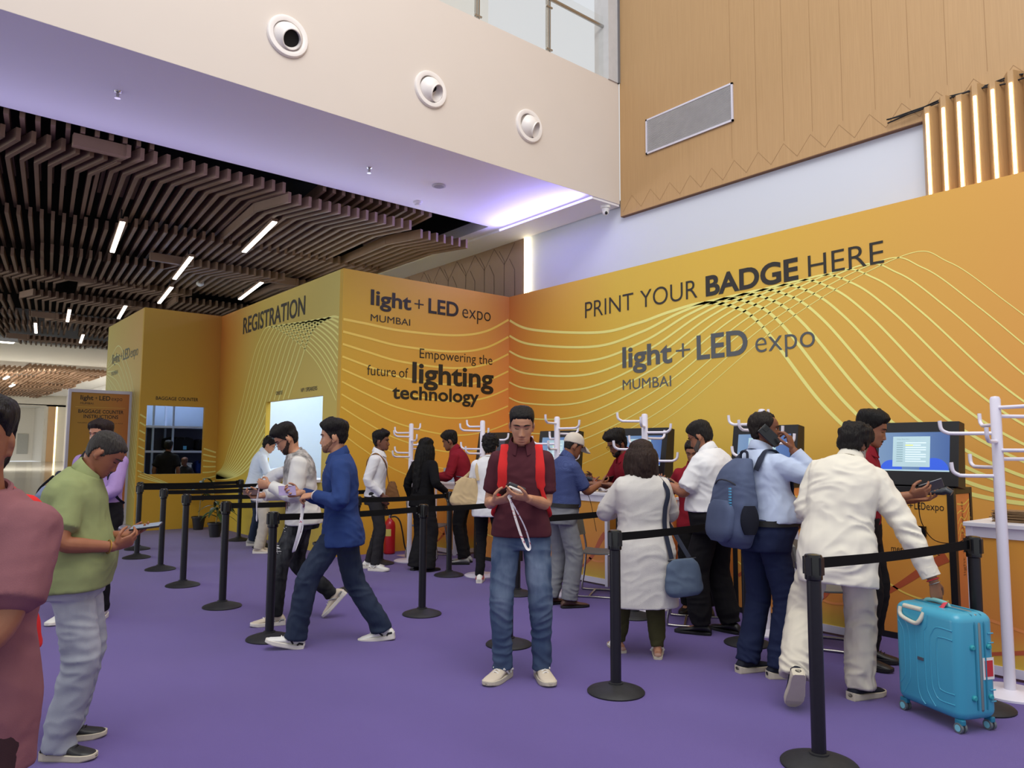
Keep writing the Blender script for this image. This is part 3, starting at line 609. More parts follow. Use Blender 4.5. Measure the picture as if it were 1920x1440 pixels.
def make_shoe(parent, pos, M, kind, cols, k, mirror=1):
    """pos ankle, M foot frame (x side, y toe, z up)"""
    if kind == 'bare': return
    S = {'sneaker': [(-.083, .018, .040), (-.078, .029, .062), (-.055, .035, .094), (-.02, .037, .104), (.02, .039, .098), (.055, .043, .080), (.095, .048, .062), (.135, .048, .051), (.168, .041, .044), (.188, .028, .034), (.197, .012, .022)],
         'oxford': [(-.083, .018, .040), (-.078, .029, .062), (-.055, .034, .086), (-.02, .036, .092), (.02, .037, .084), (.055, .041, .066), (.095, .045, .053), (.135, .043, .044), (.17, .034, .038), (.195, .022, .030), (.207, .009, .02)]}['oxford' if kind in ('oxford', 'sandal') else 'sneaker']
    up = MB(); R = []; T = lambda x, y, z: tuple(pos + M @ V3((x * k, y * k, (z - .085) * k)))
    for y, w, h in S:
        if kind == 'sandal': h = min(h, .048); w *= .9
        ring = []
        for i in range(18):
            a = 2 * PI * i / 18; x = math.sin(a) * w * (1 if math.cos(a) < 0 else 1 - .32 * math.cos(a) * (h / .1)); z = .016 + (h - .016) * (.5 + .5 * math.cos(a)) ** .8
            ring.append(T(x + mirror * .006 * sm(y, .05, .19), y, z))
        R.append(ring)
    up.rings(R); ob = up.build('shoe', cols[0], parent, True)
    so = MB(); R = []; hs = .03 if kind == 'sneaker' else .02
    for y, w, h in S:
        w = w + (.005 if kind == 'sneaker' else .003); toe = .012 * sm(y, .13, .2) if kind == 'sneaker' else 0; hh = hs + (.014 * sm(-y, .03, .08) if kind == 'sneaker' else 0); x0 = mirror * .006 * sm(y, .05, .19)
        R.append([T(x0 - w * .93, y, toe), T(x0 + w * .93, y, toe), T(x0 + w, y, toe + .006), T(x0 + w, y, hh), T(x0 + w * .9, y, hh + .003), T(x0 - w * .9, y, hh + .003), T(x0 - w, y, hh), T(x0 - w, y, toe + .006)])
    so.rings(R); so.build('sole', cols[1], ob, False)
    if kind == 'sneaker' and len(cols) > 2:
        la = MB()
        for y, h in ((.03, .096), (.05, .085), (.07, .075), (.09, .066)): la.tube([T(-.02, y, h - .008), T(0, y + .006, h + .004), T(.02, y, h - .008)], .0032 * k, 6)
        la.build('laces', cols[2], ob, True)
        st = MB()
        for sx in (-1, 1): st.tube([T(sx * .0445, .0, .04), T(sx * .043, .025, .062), T(sx * .035, .05, .078)], .006 * k, 6); st.tube([T(sx * .036, -.07, .05), T(sx * .037, -.04, .05), T(sx * .04, -.03, .035)], .007 * k, 6)
        st.build('side_stripes', cols[3] if len(cols) > 3 else cols[1], ob, True)
    if kind == 'sandal':
        la = MB(); la.tube([T(-.05, .1, .02), T(-.025, .1, .055), T(.0, .11, .062), T(.03, .12, .05), T(.048, .12, .02)], .009 * k, 8, flat=1.6); la.tube([T(-.05, .12, .02), T(0, .115, .06), T(.048, .095, .02)], .007 * k, 8); la.build('straps', cols[2], ob, True)

HAIRK = [0]
def person(label, x, y, phi, H=1.72, lean=4, hunch=0, roll=0, twist=0, yaw=0, head=(0, 0, 0), feet=None, pel=(0, 0, None), hands=None, girth=1.0, sw=1.0, belly=0.0, bust=0.0,
           skin_rgb=(168, 118, 88), vox=.006, hair='short', hair_rgb=(26, 22, 20), hairp=None, beard=None, stache=False, face='down', glasses=None, gone=(), z0=0,
           shirt=None, trousers=None, shoes=('sneaker', []), cap=None, group=None, face_on=True, headw=1.0, reach=1.0):
    """one figure. Local axes: x to its right, y ahead, z up. hands: {'R': dict(w wrist, f fingers, n palm normal, curl, pole), 'L': ...}"""
    rz = math.radians(phi - 39.6); R = Rig(); R.k = k = H / 1.72; R.girth = girth; R.sw = sw; R.bust = bust; R.lean = lean; R.roll = roll; R.twist = twist; R.yaw = yaw; R.hunch = hunch
    feet = feet or {'L': (-.1, .0, 0, 8, 0), 'R': (.1, .0, 0, -8, 0)}
    ank = {}; FM = {}
    for s, q in feet.items():
        M = rotm(0, 0, q[3]) @ rotm(-q[4], 0, 0); FM[s] = M
        ank[s] = V3((q[0], q[1], q[2] + .085 * k))
    hz = pel[2] if pel[2] else .925 * k
    for s, q in feet.items():
        dx = math.hypot(ank[s][0] - pel[0] - (.09 if s == 'R' else -.09) * k, ank[s][1] - pel[1]); L = .842 * k
        if not pel[2]: hz = min(hz, ank[s][2] + math.sqrt(max(.1, L * L - dx * dx)) - .002 + .0)
    R.pel = V3((pel[0], pel[1], hz)); Mp = rotm(0, 0, yaw)
    knee = {}; hip = {}
    for s, sg in (('L', -1), ('R', 1)):
        hip[s] = R.pel + Mp @ V3((sg * .088 * k, 0, -.01)); fd = FM[s] @ V3((0, 1, 0)); fd[2] = 0
        knee[s], ank[s] = ik(hip[s], ank[s], .425 * k, .42 * k, nrm(Mp @ V3((sg * .12, 1, 0)) + fd * .8))
    pc, Mc = spine(R, .455 * k); R.pc, R.Mc = pc, Mc
    sh = {s: pc + Mc @ V3((sg * .168 * k * sw, .0, -.012 * k)) for s, sg in (('L', -1), ('R', 1))}
    nb, Mn = spine(R, .53 * k)
    el = {}; wr = {}; HF = {}
    for s, sg in (('L', -1), ('R', 1)):
        h = dict(w=sh[s] + Mc @ V3((sg * .06, .05, -.50 * k)), f=(0, .25, -1), n=(-sg, 0, 0), curl=.35)
        if hands and s in hands: h.update(hands[s])
        pole = h.get('pole', Mc @ V3((sg * .45, -.8, -.35))); el[s], wr[s] = ik(sh[s], h['w'], .285 * k * (reach if s == 'R' else 1), .255 * k * (reach if s == 'R' else 1), nrm(pole)); HF[s] = h
    Mh = rotm(0, 0, head[0]) @ rotm(-head[1], head[2], 0)
    hfwd = np.array([Mh[0, 1], Mh[1, 1], 0]); piv = nb + Mn @ V3((0, .012, .075)) * k + V3((0, 0, .02)) * k + Mh @ V3((0, .012, 0)) * k
    R.piv, R.Mh, R.HF, R.wr, R.el, R.sh, R.hip, R.knee, R.ank = piv, Mh, HF, wr, el, sh, hip, knee, ank
    hk = k * .985 if H > 1.6 else k
    T = lambda P: (piv + (np.asarray(P) * hk * np.array([headw, 1, 1])) @ Mh.T)
    # ---- the body: one continuous surface
    b = MB(); b.rings(torso_rings(R, -.10, .56, -.016, belly))
    limb(b, [(nb - Mn @ V3((0, .01, .06)) * k, .062 * k), (nb, .056 * k), ((nb + piv) / 2, .053 * k), (piv + Mh @ V3((0, -.022, .0)) * k, .053 * k), (piv + Mh @ V3((0, -.022, .03)) * k, .05 * k)], 16)
    A, Z, X, Y = head_grid(face_on); P = T(np.stack([X, Y, Z], -1).reshape(-1, 3)); b.add(P.tolist(), GF)
    for sg in (-1, 1):
        c = T([(sg * .0745, -.012, .036)])[0]; E = Mh @ rotm(-14, sg * 8, -sg * 22)
        b.ball(c, (.008 * hk, .018 * hk, .031 * hk), 12, M=Matrix(E.tolist())); b.ball(T([(sg * .073, -.004, .010)])[0], (.006 * hk, .009 * hk, .012 * hk), 8)
    for s, sg in (('L', -1), ('R', 1)):
        path = bez(sh[s], el[s], wr[s]); rr = radii(path, [(0, .050), (.2, .047), (.45, .041), (.53, .040), (.62, .042), (.8, .034), (1, .0265)]); limb(b, [(p, r * k * (.9 + .1 * girth)) for p, r in zip(path, rr)], 14)
        if s not in gone: h = HF[s]; R.grip = getattr(R, 'grip', {}); R.grip[s] = make_hand(b, wr[s], h['f'], h['n'], sg, k, h.get('curl', .4), h.get('spread', .07), h.get('thumb', .5), 1.0, h.get('curls'))
        path = bez(hip[s], knee[s], ank[s]); rr = radii(path, [(0, .078), (.25, .07), (.48, .052), (.55, .05), (.68, .052), (.85, .036), (1, .034)]); limb(b, [(p, r * k) for p, r in zip(path, rr)], 14)
        ft = ank[s]; b.tube([ft + FM[s] @ V3((0, -.055, -.04)) * k, ft + FM[s] @ V3((0, 0, -.03)) * k, ft + FM[s] @ V3((0, .08, -.048)) * k, ft + FM[s] @ V3((0, .15, -.062)) * k], [.026 * k, .032 * k, (.036 * k, .022 * k), (.028 * k, .012 * k)], 12, ref=FM[s] @ V3((1, 0, 0)))
    sm_ = skin('skin_%d_%d_%d' % skin_rgb, skin_rgb)
    me = remesh(b, vox, 1); body = part('person', me, sm_, None)
    body.location = (x, y, z0); body.rotation_euler = (0, 0, rz); tag(body, label, 'person', group)
    R.obj = body; R.T = T; dark = tuple(int(v * .55) for v in skin_rgb)
    def bp(name, mb_, m, par=None, smooth=True): return mb_.build(name, m, par or body, smooth)
    MM = lambda: Matrix((Mh).tolist())
    # ---- face
    if face:
        for sg in (-1, 1):
            e = MB(); e.tube([T([(sg * (.012 + .0105 * i), face_y(.012 + .0105 * i, .072) + .0012, .0705 + .004 * math.sin(i * .9))])[0] for i in range(5)], [.0022 * hk, .0042 * hk, .0042 * hk, .0034 * hk, .0015 * hk], 8, flat=1.0); bp('eyebrow', e, hairmat('brow_%d' % hair_rgb[0], tuple(min(60, v) for v in hair_rgb)))
            if face == 'down':
                e = MB(); e.tube([T([(sg * (.0185 + .0065 * i), face_y(.0185 + .0065 * i, .047) + .0014, .0485 - .0028 * math.sin(i * PI / 4))])[0] for i in range(5)], [.0012, .0022, .0024, .0022, .0012], 6); bp('eyelash', e, mat('lash', (24, 18, 16), .6))
            else:
                e = MB(); e.ball(T([(sg * .0315, .0660, .0535)])[0], (.0135 * hk, .0125 * hk, .0082 * hk), 14, M=MM()); ey = bp('eye', e, mat('eye_white', (214, 206, 200), .25, var=.01))
                e = MB(); e.ball(T([(sg * .0315 + .002 * (face if isinstance(face, (int, float)) else 0),   .0763, .0535)])[0], (.0056 * hk, .0035 * hk, .0056 * hk), 10, M=MM()); bp('iris', e, mat('iris', (28, 18, 14), .15, var=.01), ey)
                e = MB(); e.tube([T([(sg * (.0185 + .0065 * i), face_y(.0185 + .0065 * i, .058) + .0016, .0585 + .0024 * math.sin(i * PI / 4))])[0] for i in range(5)], [.0012, .0022, .0024, .0022, .0012], 6); bp('eyelash', e, mat('lash', (24, 18, 16), .6))
        lipm = mat('lip_%d' % skin_rgb[0], (int(skin_rgb[0] * .82), int(skin_rgb[1] * .66), int(skin_rgb[2] * .66)), .4)
        e = MB()
        for zc, rr_ in ((-.0185, .0036), (-.0300, .0046)): e.tube([T([(.0235 * q, .0965 - .007 * q * q + (.0005 if zc > -.02 else .0), zc + (.0025 if zc > -.02 else -.001) * (1 - q * q) - .002)])[0] for q in (-1, -.6, -.2, .2, .6, 1)], [.001, rr_ * .8 * hk, rr_ * hk, rr_ * hk, rr_ * .8 * hk, .001], 8)
        bp('lips', e, lipm)
    HAIRK[0] += 3; hm = hairmat('hair_%d_%d_%d' % hair_rgb, hair_rgb); hp = dict(front=.110, temple=.072, side=.03, nape=-.035, top=.02, sidet=.008, backt=.012, quiff=0, rough=.0025, recede=0); hp.update(hairp or {})
    if hair != 'none' and not (cap and hair == 'cap'):
        mk = hair_mask(hp['front'], hp['temple'], hp['side'], hp['nape'], hp['recede'])
        def th(a, z):
            t = np.interp(z, [-.04, .03, .08, .125, .16], [hp['backt'] * .6, 1, 1, 1, 1]) * 0 + np.where(a > 105, hp['backt'], hp['sidet'])
            t = t * np.interp(z, [-.05, 0], [.4, 1]); t = t + (hp['top'] - t) * sm(z, .07, .135)
            return t + hp['quiff'] * sm(z, .095, .13) * sm(-a, -75, -20)
        P, m = shell(mk, th, HAIRK[0], hp['rough']); hb = MB(); hb.add(T(P).tolist(), GF)
        if hair == 'long':
            for i in range(13):
                a = math.radians(62 + 236 * i / 12); x0, y0 = .072 * math.sin(a), -.01 + .098 * math.cos(a); L = hp.get('length', .45); p0 = T([(x0 * .72, y0 * .72, .128)])[0]; out = nrm((T([(x0, y0, .07)])[0] - piv) * np.array([1, 1, 0]))
                pth = []
                for t in np.linspace(0, 1, 9):
                    q = p0 + out * (.032 * sm(t, 0, .16) + .026 * math.sin(t * 2.2)) - V3((0, 0, (L + .06) * t)) + Mc @ V3((0, -.06 * t * (1 if hp.get('drape', 1) else 0), 0)) + V3((noise.noise(Vector((i * 3.1, t * 3 + HAIRK[0], 0))), noise.noise(Vector((i * 2.1, 5, t * 3))), 0)) * .022 * t
                    q[:2] = q[:2] * 1 + (piv[:2] - q[:2]) * hp.get('gather', .25) * t * (1 if abs(x0) > .03 else .2); pth.append(q)
                hb.tube(pth, [.014, .027, .034, .035, .034, .032, .028, .02, .006], 8)
            o = part('hair', remesh(hb, .0075, 1), hm, body); wrinkle(o.data, .006, HAIRK[0], (60, 60, 7))
        elif hair == 'curly':
            rr = random.Random(HAIRK[0]); ii = [i for i in range(len(P)) if m[i] > .9]
            for i in rr.sample(ii, min(150, len(ii))): hb.ball(T([P[i]])[0], rr.uniform(.009, .016), 6)
            part('hair', remesh(hb, .006, 1), hm, body)
        else: bp('hair', hb, hm)
    if beard:
        bt, brgb = beard
        mk = lambda a, z: sm(-(a + 260 * np.maximum(0, -z - .0)), -116, -88) * sm(np.interp(a, [0, 20, 30, 42, 60, 74, 84, 100], [-.034, -.034, -.014, -.010, -.004, .012, .034, .05]) + .0012 * np.sin(a * .6) - z, -.002, .010)
        P, m = shell(mk, lambda a, z: bt * (.4 + .6 * sm(-z, -.01, .05)) * np.ones_like(a) + .0015, HAIRK[0] + 40, .0016); P[:, 1] += .003 * m * sm(P[:, 1], .03, .07); hb = MB(); hb.add(T(P).tolist(), GF); bp('beard', hb, hairmat('beard_%d' % brgb[0], brgb))
    if stache or beard:
        e = MB(); e.tube([T([(.027 * q, .0985 - .008 * q * q, -.0105 - .005 * abs(q))])[0] for q in (-1, -.6, -.2, .2, .6, 1)], [.0015, .0034, .0045, .0045, .0034, .0015], 8); bp('moustache', e, hairmat('beard_%d' % (beard[1][0] if beard else hair_rgb[0]), beard[1] if beard else hair_rgb))
    if glasses:
        gm = mat('glasses_frame', (22, 22, 26), .3); e = MB()
        for sg in (-1, 1):
            e.tube([T([(sg * .033 + .024 * math.cos(a), .106 - .003 * abs(math.cos(a)), .05 + .018 * math.sin(a))])[0] for a in np.linspace(0, 2 * PI, 21)], .0016, 6)
            e.tube([T([(sg * .057, .103, .055)])[0], T([(sg * .077, .05, .055)])[0], T([(sg * .079, -.005, .052)])[0], T([(sg * .077, -.02, .035)])[0]], .0018, 6)
        e.tube([T([(-.01, .107, .055)])[0], T([(0, .109, .058)])[0], T([(.01, .107, .055)])[0]], .0016, 6); bp('glasses', e, gm)
    if cap:
        mk = lambda a, z: sm(z, np.interp(a, [0, 60, 110, 180], [.088, .08, .058, .045]) - .003, np.interp(a, [0, 60, 110, 180], [.088, .08, .058, .045]) + .003)
        P, m = shell(mk, lambda a, z: .013 + .014 * sm(z, .1, .16), 1, .0004); hb = MB(); hb.add(T(P).tolist(), GF); co = bp('cap', hb, cap)
        e = MB(); top = []; bot = []
        for i in range(13):
            a = math.radians(-62 + 124 * i / 12); top.append([(.088 * math.sin(a), .012 + .098 * math.cos(a), .092), (.082 * math.sin(a), .03 + .135 * math.cos(a) ** .9, .084 - .002), (.074 * math.sin(a), .045 + .165 * math.cos(a) ** .8, .066 + .012 * abs(math.sin(a)) * -1)])
        for off in (0, -.005):
            e.add([p for r_ in top for p in T([(q[0], q[1], q[2] + off) for q in r_]).tolist()], [(3 * i + j, 3 * i + 3 + j, 3 * i + 4 + j, 3 * i + 1 + j) for i in range(12) for j in range(2)])
        e.build('brim', cap, co, True)
    # ---- clothes
    if trousers:
        tm = trousers['m']; b = MB(); gr = trousers.get('grow', .006); b.rings(torso_rings(R, -.12, trousers.get('top', .03), gr, belly * .5, step=.03)); fl = trousers.get('hem', .062); kn = trousers.get('knee', .068); lo = trousers.get('lo', .97)
        for s in 'LR':
            path = bez(hip[s] + V3((0, 0, .02)), knee[s], knee[s] + (ank[s] - knee[s]) * lo); rr = radii(path, [(0, .092), (.2, .088), (.48, kn + .004), (.6, kn), (.85, (fl + kn) / 2 - .002), (1, fl)]); limb(b, [(p, (r + (girth - 1) * .045) * k) for p, r in zip(path[:-1], rr[:-1])] , 18)
            b.tube([path[-3], path[-2], path[-1] - V3((0, 0, trousers.get('drop', .02)))], [rr[-3] * k, rr[-2] * k, rr[-1] * k], 18)
        o = part('trousers', remesh(b, trousers.get('vox', .0085), 2), tm, body)
        wrinkle(o.data, trousers.get('wr', .0045), HAIRK[0], (6, 6, 15), [(knee['L'], .13, .8), (knee['R'], .13, .8), (ank['L'], .14, 1.6), (ank['R'], .14, 1.6), (hip['L'], .12, .4), (hip['R'], .12, .4)])
        R.trousers = o
        if trousers.get('belt'):
            e = MB(); r0 = torso_rings(R, .045, .082, gr + .010, belly * .5, step=.037); r1 = torso_rings(R, .045, .082, gr - .004, belly * .5, step=.037); e.rings(r0, False, False); e.rings([r0[1], r1[1]], False, False); e.rings([r0[0], r1[0]], False, False); e.build('belt', trousers['belt'], body, True)
    if shirt:
        stm = shirt['m']; b = MB(); gr = shirt.get('grow', .010); b.rings(torso_rings(R, shirt.get('hem', -.10), .535, gr, belly, flare=shirt.get('flare', 0)))
        if shirt.get('skirt'):   # a long tunic: panels below the hips
            r0 = torso_rings(R, shirt['hem'], shirt['hem'] + .03, gr, belly, flare=shirt.get('flare', 0))[0]; low = [V3(p) for p in r0]; c = sum(low) / len(low); RR = []
            for q in np.linspace(0, 1, 9): RR.append([c + (p - c) * (1 + shirt['skirt'][1] * q) - V3((0, 0, shirt['skirt'][0] * q)) for p in low])
            b.rings(RR)
        sl = shirt.get('sleeve', .45); sr = shirt.get('sr', [(0, .074), (.2, .069), (.45, .060), (.55, .056), (.75, .05), (1, .040)])
        for s, sg in (('L', -1), ('R', 1)):
            full = bez(sh[s] + (nb - sh[s]) * .12 - V3((0, 0, .012)), el[s], wr[s], 9); rr = radii(full, sr); L = np.concatenate([[0], np.cumsum([np.linalg.norm(full[i + 1] - full[i]) for i in range(len(full) - 1)])]); L /= L[-1]; cut = [i for i in range(len(full)) if L[i] <= sl + 1e-6]
            path = [full[i] for i in cut]; rq = [rr[i] * k * (.75 + .25 * girth) for i in cut]; d = nrm(path[-1] - path[-2]); limb(b, list(zip(path, rq))[:-1], 16); b.tube([path[-2], path[-1]], [rq[-2], rq[-1]], 16)
            R.cuff = getattr(R, 'cuff', {}); R.cuff[s] = (path[-1], d, rq[-1])
        o = part('shirt', remesh(b, shirt.get('vox', .0085), 3), stm, body)
        wrinkle(o.data, shirt.get('wr', .004), HAIRK[0] + 5, shirt.get('wsc', (7, 7, 13)), [(el['L'], .1, 1.5 if sl > .6 else 0), (el['R'], .1, 1.5 if sl > .6 else 0), (R.pel + V3((0, 0, .06)), .16, .25 if shirt.get('hem', 0) > 0 else .7)])
        R.shirt = o; cm = shirt.get('cm', stm)
        if shirt.get('cuffs'):
            for s in 'LR':
                if s in gone: continue
                c, d, r = R.cuff[s]; e = MB(); e.tube([c - d * .05, c - d * .048, c + d * .004, c + d * .006], [r * .9, r * 1.07, r * 1.07, r * .9], 16); e.build('cuff', cm, o, True)
        col = shirt.get('collar')
        if col:
            e = MB(); Rg = []; n = 36; r1, r2 = .068 * k, .096 * k; up0 = .052 if col != 'round' else .012
            prof = [(.064, up0), (.068, up0 + .004), (.074, up0), (.0925, -.001), (.0905, -.006), (.062, -.004)] if col != 'round' else [(.064, .012), (.07, .016), (.078, .010), (.078, -.004), (.064, -.004)]
            for i in range(n + 1):
                gap = 20 if col == 'polo' else 12 if col == 'shirt' else 0
                a = math.radians(gap + (360 - 2 * gap) * i / n) if col != 'round' else 2 * PI * i / n; front = (1 + math.cos(a)) / 2; ring = []
                for r_, z_ in prof:
                    point = (1.0 + .16 * sm(front, .8, 1.0)) if (col != 'round' and r_ > .085) else 1.0
                    ring.append(tuple(nb + Mn @ V3((math.sin(a) * r_ * 1.02 * point, math.cos(a) * r_ * .95 * point + .004, z_ + .004 - .042 * front - (.010 * sm(front, .8, 1) if r_ > .085 else 0) + .012 * (1 - front))) * k))
                Rg.append(ring)
            e.rings(Rg, col != 'round', col != 'round'); e.build('collar', cm, o, True)
        if shirt.get('buttons'):
            e = MB()
            for h in np.arange(.0, .46, .085):
                p, M = spine(R, h * k); f = np.interp(h, TORSO[:, 0], TORSO[:, 2]) * girth + belly * math.exp(-((h - .10) / .13) ** 2); e.ball(p + M @ V3((0, f * k + gr + .004, 0)), (.0065, .003, .0065), 8, M=Matrix(M.tolist()))
            e.build('buttons', shirt['buttons'], o, True)
    kind, cols = shoes
    for s, sg in (('L', -1), ('R', 1)):
        if cols: make_shoe(body, ank[s], FM[s], kind, cols, k, sg)
    def W(p):  # figure's axes -> place
        c, s_ = math.cos(rz), math.sin(rz); return V3((x + c * p[0] - s_ * p[1], y + s_ * p[0] + c * p[1], z0 + p[2]))
    def D(v): c, s_ = math.cos(rz), math.sin(rz); return V3((c * v[0] - s_ * v[1], s_ * v[0] + c * v[1], v[2]))
    R.W = W; R.D = D; R.rz = rz; R.xy = (x, y); return R

# ================================================================== FURNITURE AND QUEUE EQUIPMENT
M_post = mat('stanchion_black', (20, 20, 23), .38, var=.25, scale=30); M_rub = mat('base_black', (30, 30, 32), .6, var=.35, scale=25, bump=.1); M_belt = fab('belt_black', (16, 15, 16), .1)
def stanchion(x, y, label, to=None, clip=True, first=[]):
    t = thing('queue_stanchion', label, 'stanchion', (x, y, 0), 0, 'retractable belt stanchions of the queue')
    if not first:
        first.append([MB().lathe([(.178, 0), (.18, .008), (.172, .016), (.12, .034), (.06, .05), (.046, .054), (.046, .062), (.03, .064)], n=40).build('base', M_rub, t, True),
                      MB().lathe([(.034, .05), (.034, .885)], n=24).build('post', M_post, t, True),
                      MB().lathe([(.036, .875), (.042, .88), (.043, .99), (.038, .999), (.02, 1.003)], n=24).build('belt_head', M_blackgloss, t, True)])
        b = MB()
        for i in range(4):
            a = i * PI / 2; b.obox((.043 * math.cos(a), .043 * math.sin(a), .945), (.012, .03, .085), Matrix.Rotation(a, 3, 'Z'))
        first[0].append(b.build('belt_slots', M_post, t))
    else:
        for o in first[0]:
            c = o.copy(); COL.objects.link(c); c.parent = t
    d = None
    if to:
        d = Vector((to[0] - x, to[1] - y, 0)); L = d.length; d.normalize(); n = Vector((-d.y, d.x, 0)); b = MB(); R = []
        for i in range(17):
            q = d * (.045 + (L - .103) * i / 16); z = .955 - .012 * math.sin(PI * i / 16); R.append([q + n * s * .0012 + Vector((0, 0, z + h)) for s, h in ((-1, -.026), (1, -.026), (1, .026), (-1, .026))])
        b.rings(R).build('belt', M_belt, t)
        MB().obox(d * (L - .064) + Vector((0, 0, .953)), (.022, .03, .07), Matrix.Rotation(math.atan2(d.y, d.x), 3, 'Z')).build('belt_clip', M_blackgloss, t)
    return t
for q in [(3.53, 1.93, 'nearest black queue stanchion, cut off by the bottom of the photo', (5.06, 1.74)), (5.06, 1.74, 'black queue stanchion right behind the turquoise suitcase', None),
          (3.58, 3.29, 'black queue stanchion in front of the woman in the white kurta', (5.27, 3.45)), (5.27, 3.45, 'black queue stanchion behind the man with the grey backpack', None),
          (3.78, 4.59, 'black queue stanchion behind the jeans of the man in maroon polo', (5.30, 4.64)), (5.30, 4.64, 'black queue stanchion with its base behind the hem of the white kurta', None),
          (3.84, 5.92, 'black queue stanchion standing alone in the middle, in front of the long-haired woman', (5.15, 6.12)), (5.15, 6.12, 'black queue stanchion behind the standing man in maroon polo', None),
          (2.4, 5.91, 'black queue stanchion in front of the ripped black jeans', (3.84, 5.92)), (2.52, 7.37, 'black queue stanchion left of the man in the printed white sweatshirt', (3.93, 7.38)),
          (3.93, 7.38, 'black queue stanchion behind the trailing leg of the man in the blue shirt', (5.26, 7.53)), (5.26, 7.53, 'black queue stanchion beside the woman in black and the first counter', None),
          (2.56, 8.77, 'black queue stanchion second from the front in the left row', (5.08, 8.85)), (5.08, 8.85, 'black queue stanchion behind the young man in white shirt and black trousers', None),
          (2.67, 10.09, 'black queue stanchion third from the front in the left row', (4.35, 10.2)), (4.35, 10.2, 'black queue stanchion behind the man in the printed sweatshirt', None),
          (2.69, 11.36, 'black queue stanchion fourth from the front in the left row', (4.5, 11.4)), (4.5, 11.4, 'black queue stanchion at the feet of the man at the registration window', None),
          (2.92, 12.31, 'black queue stanchion at the back of the left row, beside the purple shirt', (4.5, 12.5)), (4.5, 12.5, 'black queue stanchion farthest back, in front of the potted plants', None)]:
    stanchion(*q[:3], to=q[3])

M_rack = mat('rack_white', (226, 222, 234), .35, var=.02)
def coat_stand(x, y, label, rot, h=1.87):
    t = thing('coat_stand', label, 'coat stand', (x, y, 0), math.radians(rot), 'white coat stands along the counters')
    MB().lathe([(.205, 0), (.205, .012), (.19, .02), (.05, .024), (.04, .03)], n=40).build('base', M_rack, t, True)
    MB().lathe([(.033, .02), (.033, 1.0), (.031, h - .02), (.024, h - .004), (.008, h)], n=20).build('pole', M_rack, t, True)
    for i in range(9):
        a = math.radians(i * 74); z = h - .075 - i * .055; L = .26 + .05 * (i % 2); d = Vector((math.cos(a), math.sin(a), 0))
        p = [d * .02, d * L * .75, d * (L - .03) + Vector((0, 0, .006)), d * L + Vector((0, 0, .03)), d * (L + .008) + Vector((0, 0, .085))]
        MB().tube(catmull([v + Vector((0, 0, z)) for v in p], 5), .0125, 10).build('hook', M_rack, t, True)
for x, y, lab, r in ((5.5, 8.82, 'white coat stand beside the woman in black, farthest along the counters', 30), (5.56, 7.28, 'white coat stand behind the person with the beige bag', 100), (5.48, 5.86, 'white coat stand rising behind the light cap', 200),
                     (5.66, 4.80, 'white coat stand behind the woman in the white kurta', 140), (5.73, 3.56, 'white coat stand hidden behind the man on the phone, hooks above his head', 20), (5.49, 1.72, 'nearest white coat stand, full height at the right edge', 250)): coat_stand(x, y, lab, r)

M_cnt = print_mat('counter_print', 'Z', 0, 1, [(0, (206, 186, 70)), (.15, (206, 176, 66)), (.28, (196, 110, 58)), (.5, (214, 160, 60)), (1, (222, 158, 62))], [(0, (206, 186, 70)), (.3, (206, 130, 60)), (1, (222, 158, 62))])
M_swoosh = mat('red_swoosh', (178, 84, 50), .5, var=.05); M_swoosh2 = mat('orange_swoosh', (220, 138, 74), .5, var=.03)
def counter(x, y0, y1, depth, h, label):
    t = thing('reception_counter', label, 'counter', (x, (y0 + y1) / 2, 0), 0, 'white framed reception counters'); w = (y1 - y0) / 2
    b = MB()
    for sx in (0, depth - .04):
        for sy in (-w, w - .04): b.box((sx, sy, 0), (sx + .04, sy + .04, h - .03))
    for sy in (-w, w - .04): b.box((.04, sy + .005, .02), (depth - .04, sy + .035, .08)); b.box((.04, sy + .005, h - .1), (depth - .04, sy + .035, h - .03))
    for sx in (0, depth - .04): b.box((sx + .005, -w + .04, .02), (sx + .035, w - .04, .08)); b.box((sx + .005, -w + .04, h - .1), (sx + .035, w - .04, h - .03))
    b.build('frame', M_alu, t); MB().box((-.012, -w - .012, h - .03), (depth + .012, w + .012, h)).build('counter_top', mat('counter_white', (224, 224, 232), .35, var=.01), t, bevel=.004)
    p = MB().box((.014, -w + .04, .08), (.022, w - .04, h - .1)).build('front_panel', M_cnt, t)
    b = MB(); pl = lambda u, v: (.0125, u, v); ribbon(b, clip_uv([(w, .12), (w * .4, .22), (-.1 * w, .34), (-w * .6, .52), (-w * 1.2, .66)], -w + .04, w - .04, .08, h - .1), lambda q: .02 + .05 * q, pl)
    b.build('print_swoosh', M_swoosh, p); b = MB(); ribbon(b, clip_uv([(w, .4), (w * .3, .3), (-.3 * w, .26), (-w * 1.2, .3)], -w + .04, w - .04, .08, h - .1), .02, pl); b.build('print_curve', M_swoosh2, p)
    for sy, s in ((-w, 1), (w, -1)): MB().box((.04, sy + s * .014, .08), (depth - .04, sy + s * .022, h - .1)).build('end_panel', M_cnt, t)
counter(6.29, 8.88, 9.40, .75, 1.04, 'white framed counter farthest along the queue, behind the woman in black')
counter(6.21, 5.82, 6.32, .6, 1.03, 'white framed counter with white lanyards, in front of the man in the cap')
counter(6.3, 4.46, 4.92, .6, 1.03, 'white framed counter behind the woman in the kurta')
counter(6.05, 2.98, 3.48, .6, 1.03, 'white framed counter between the man on the phone and the man in cream')
counter(5.8, .7, 2.04, .6, 1.025, 'largest white framed counter at the right edge, with a lanyard heap on top')

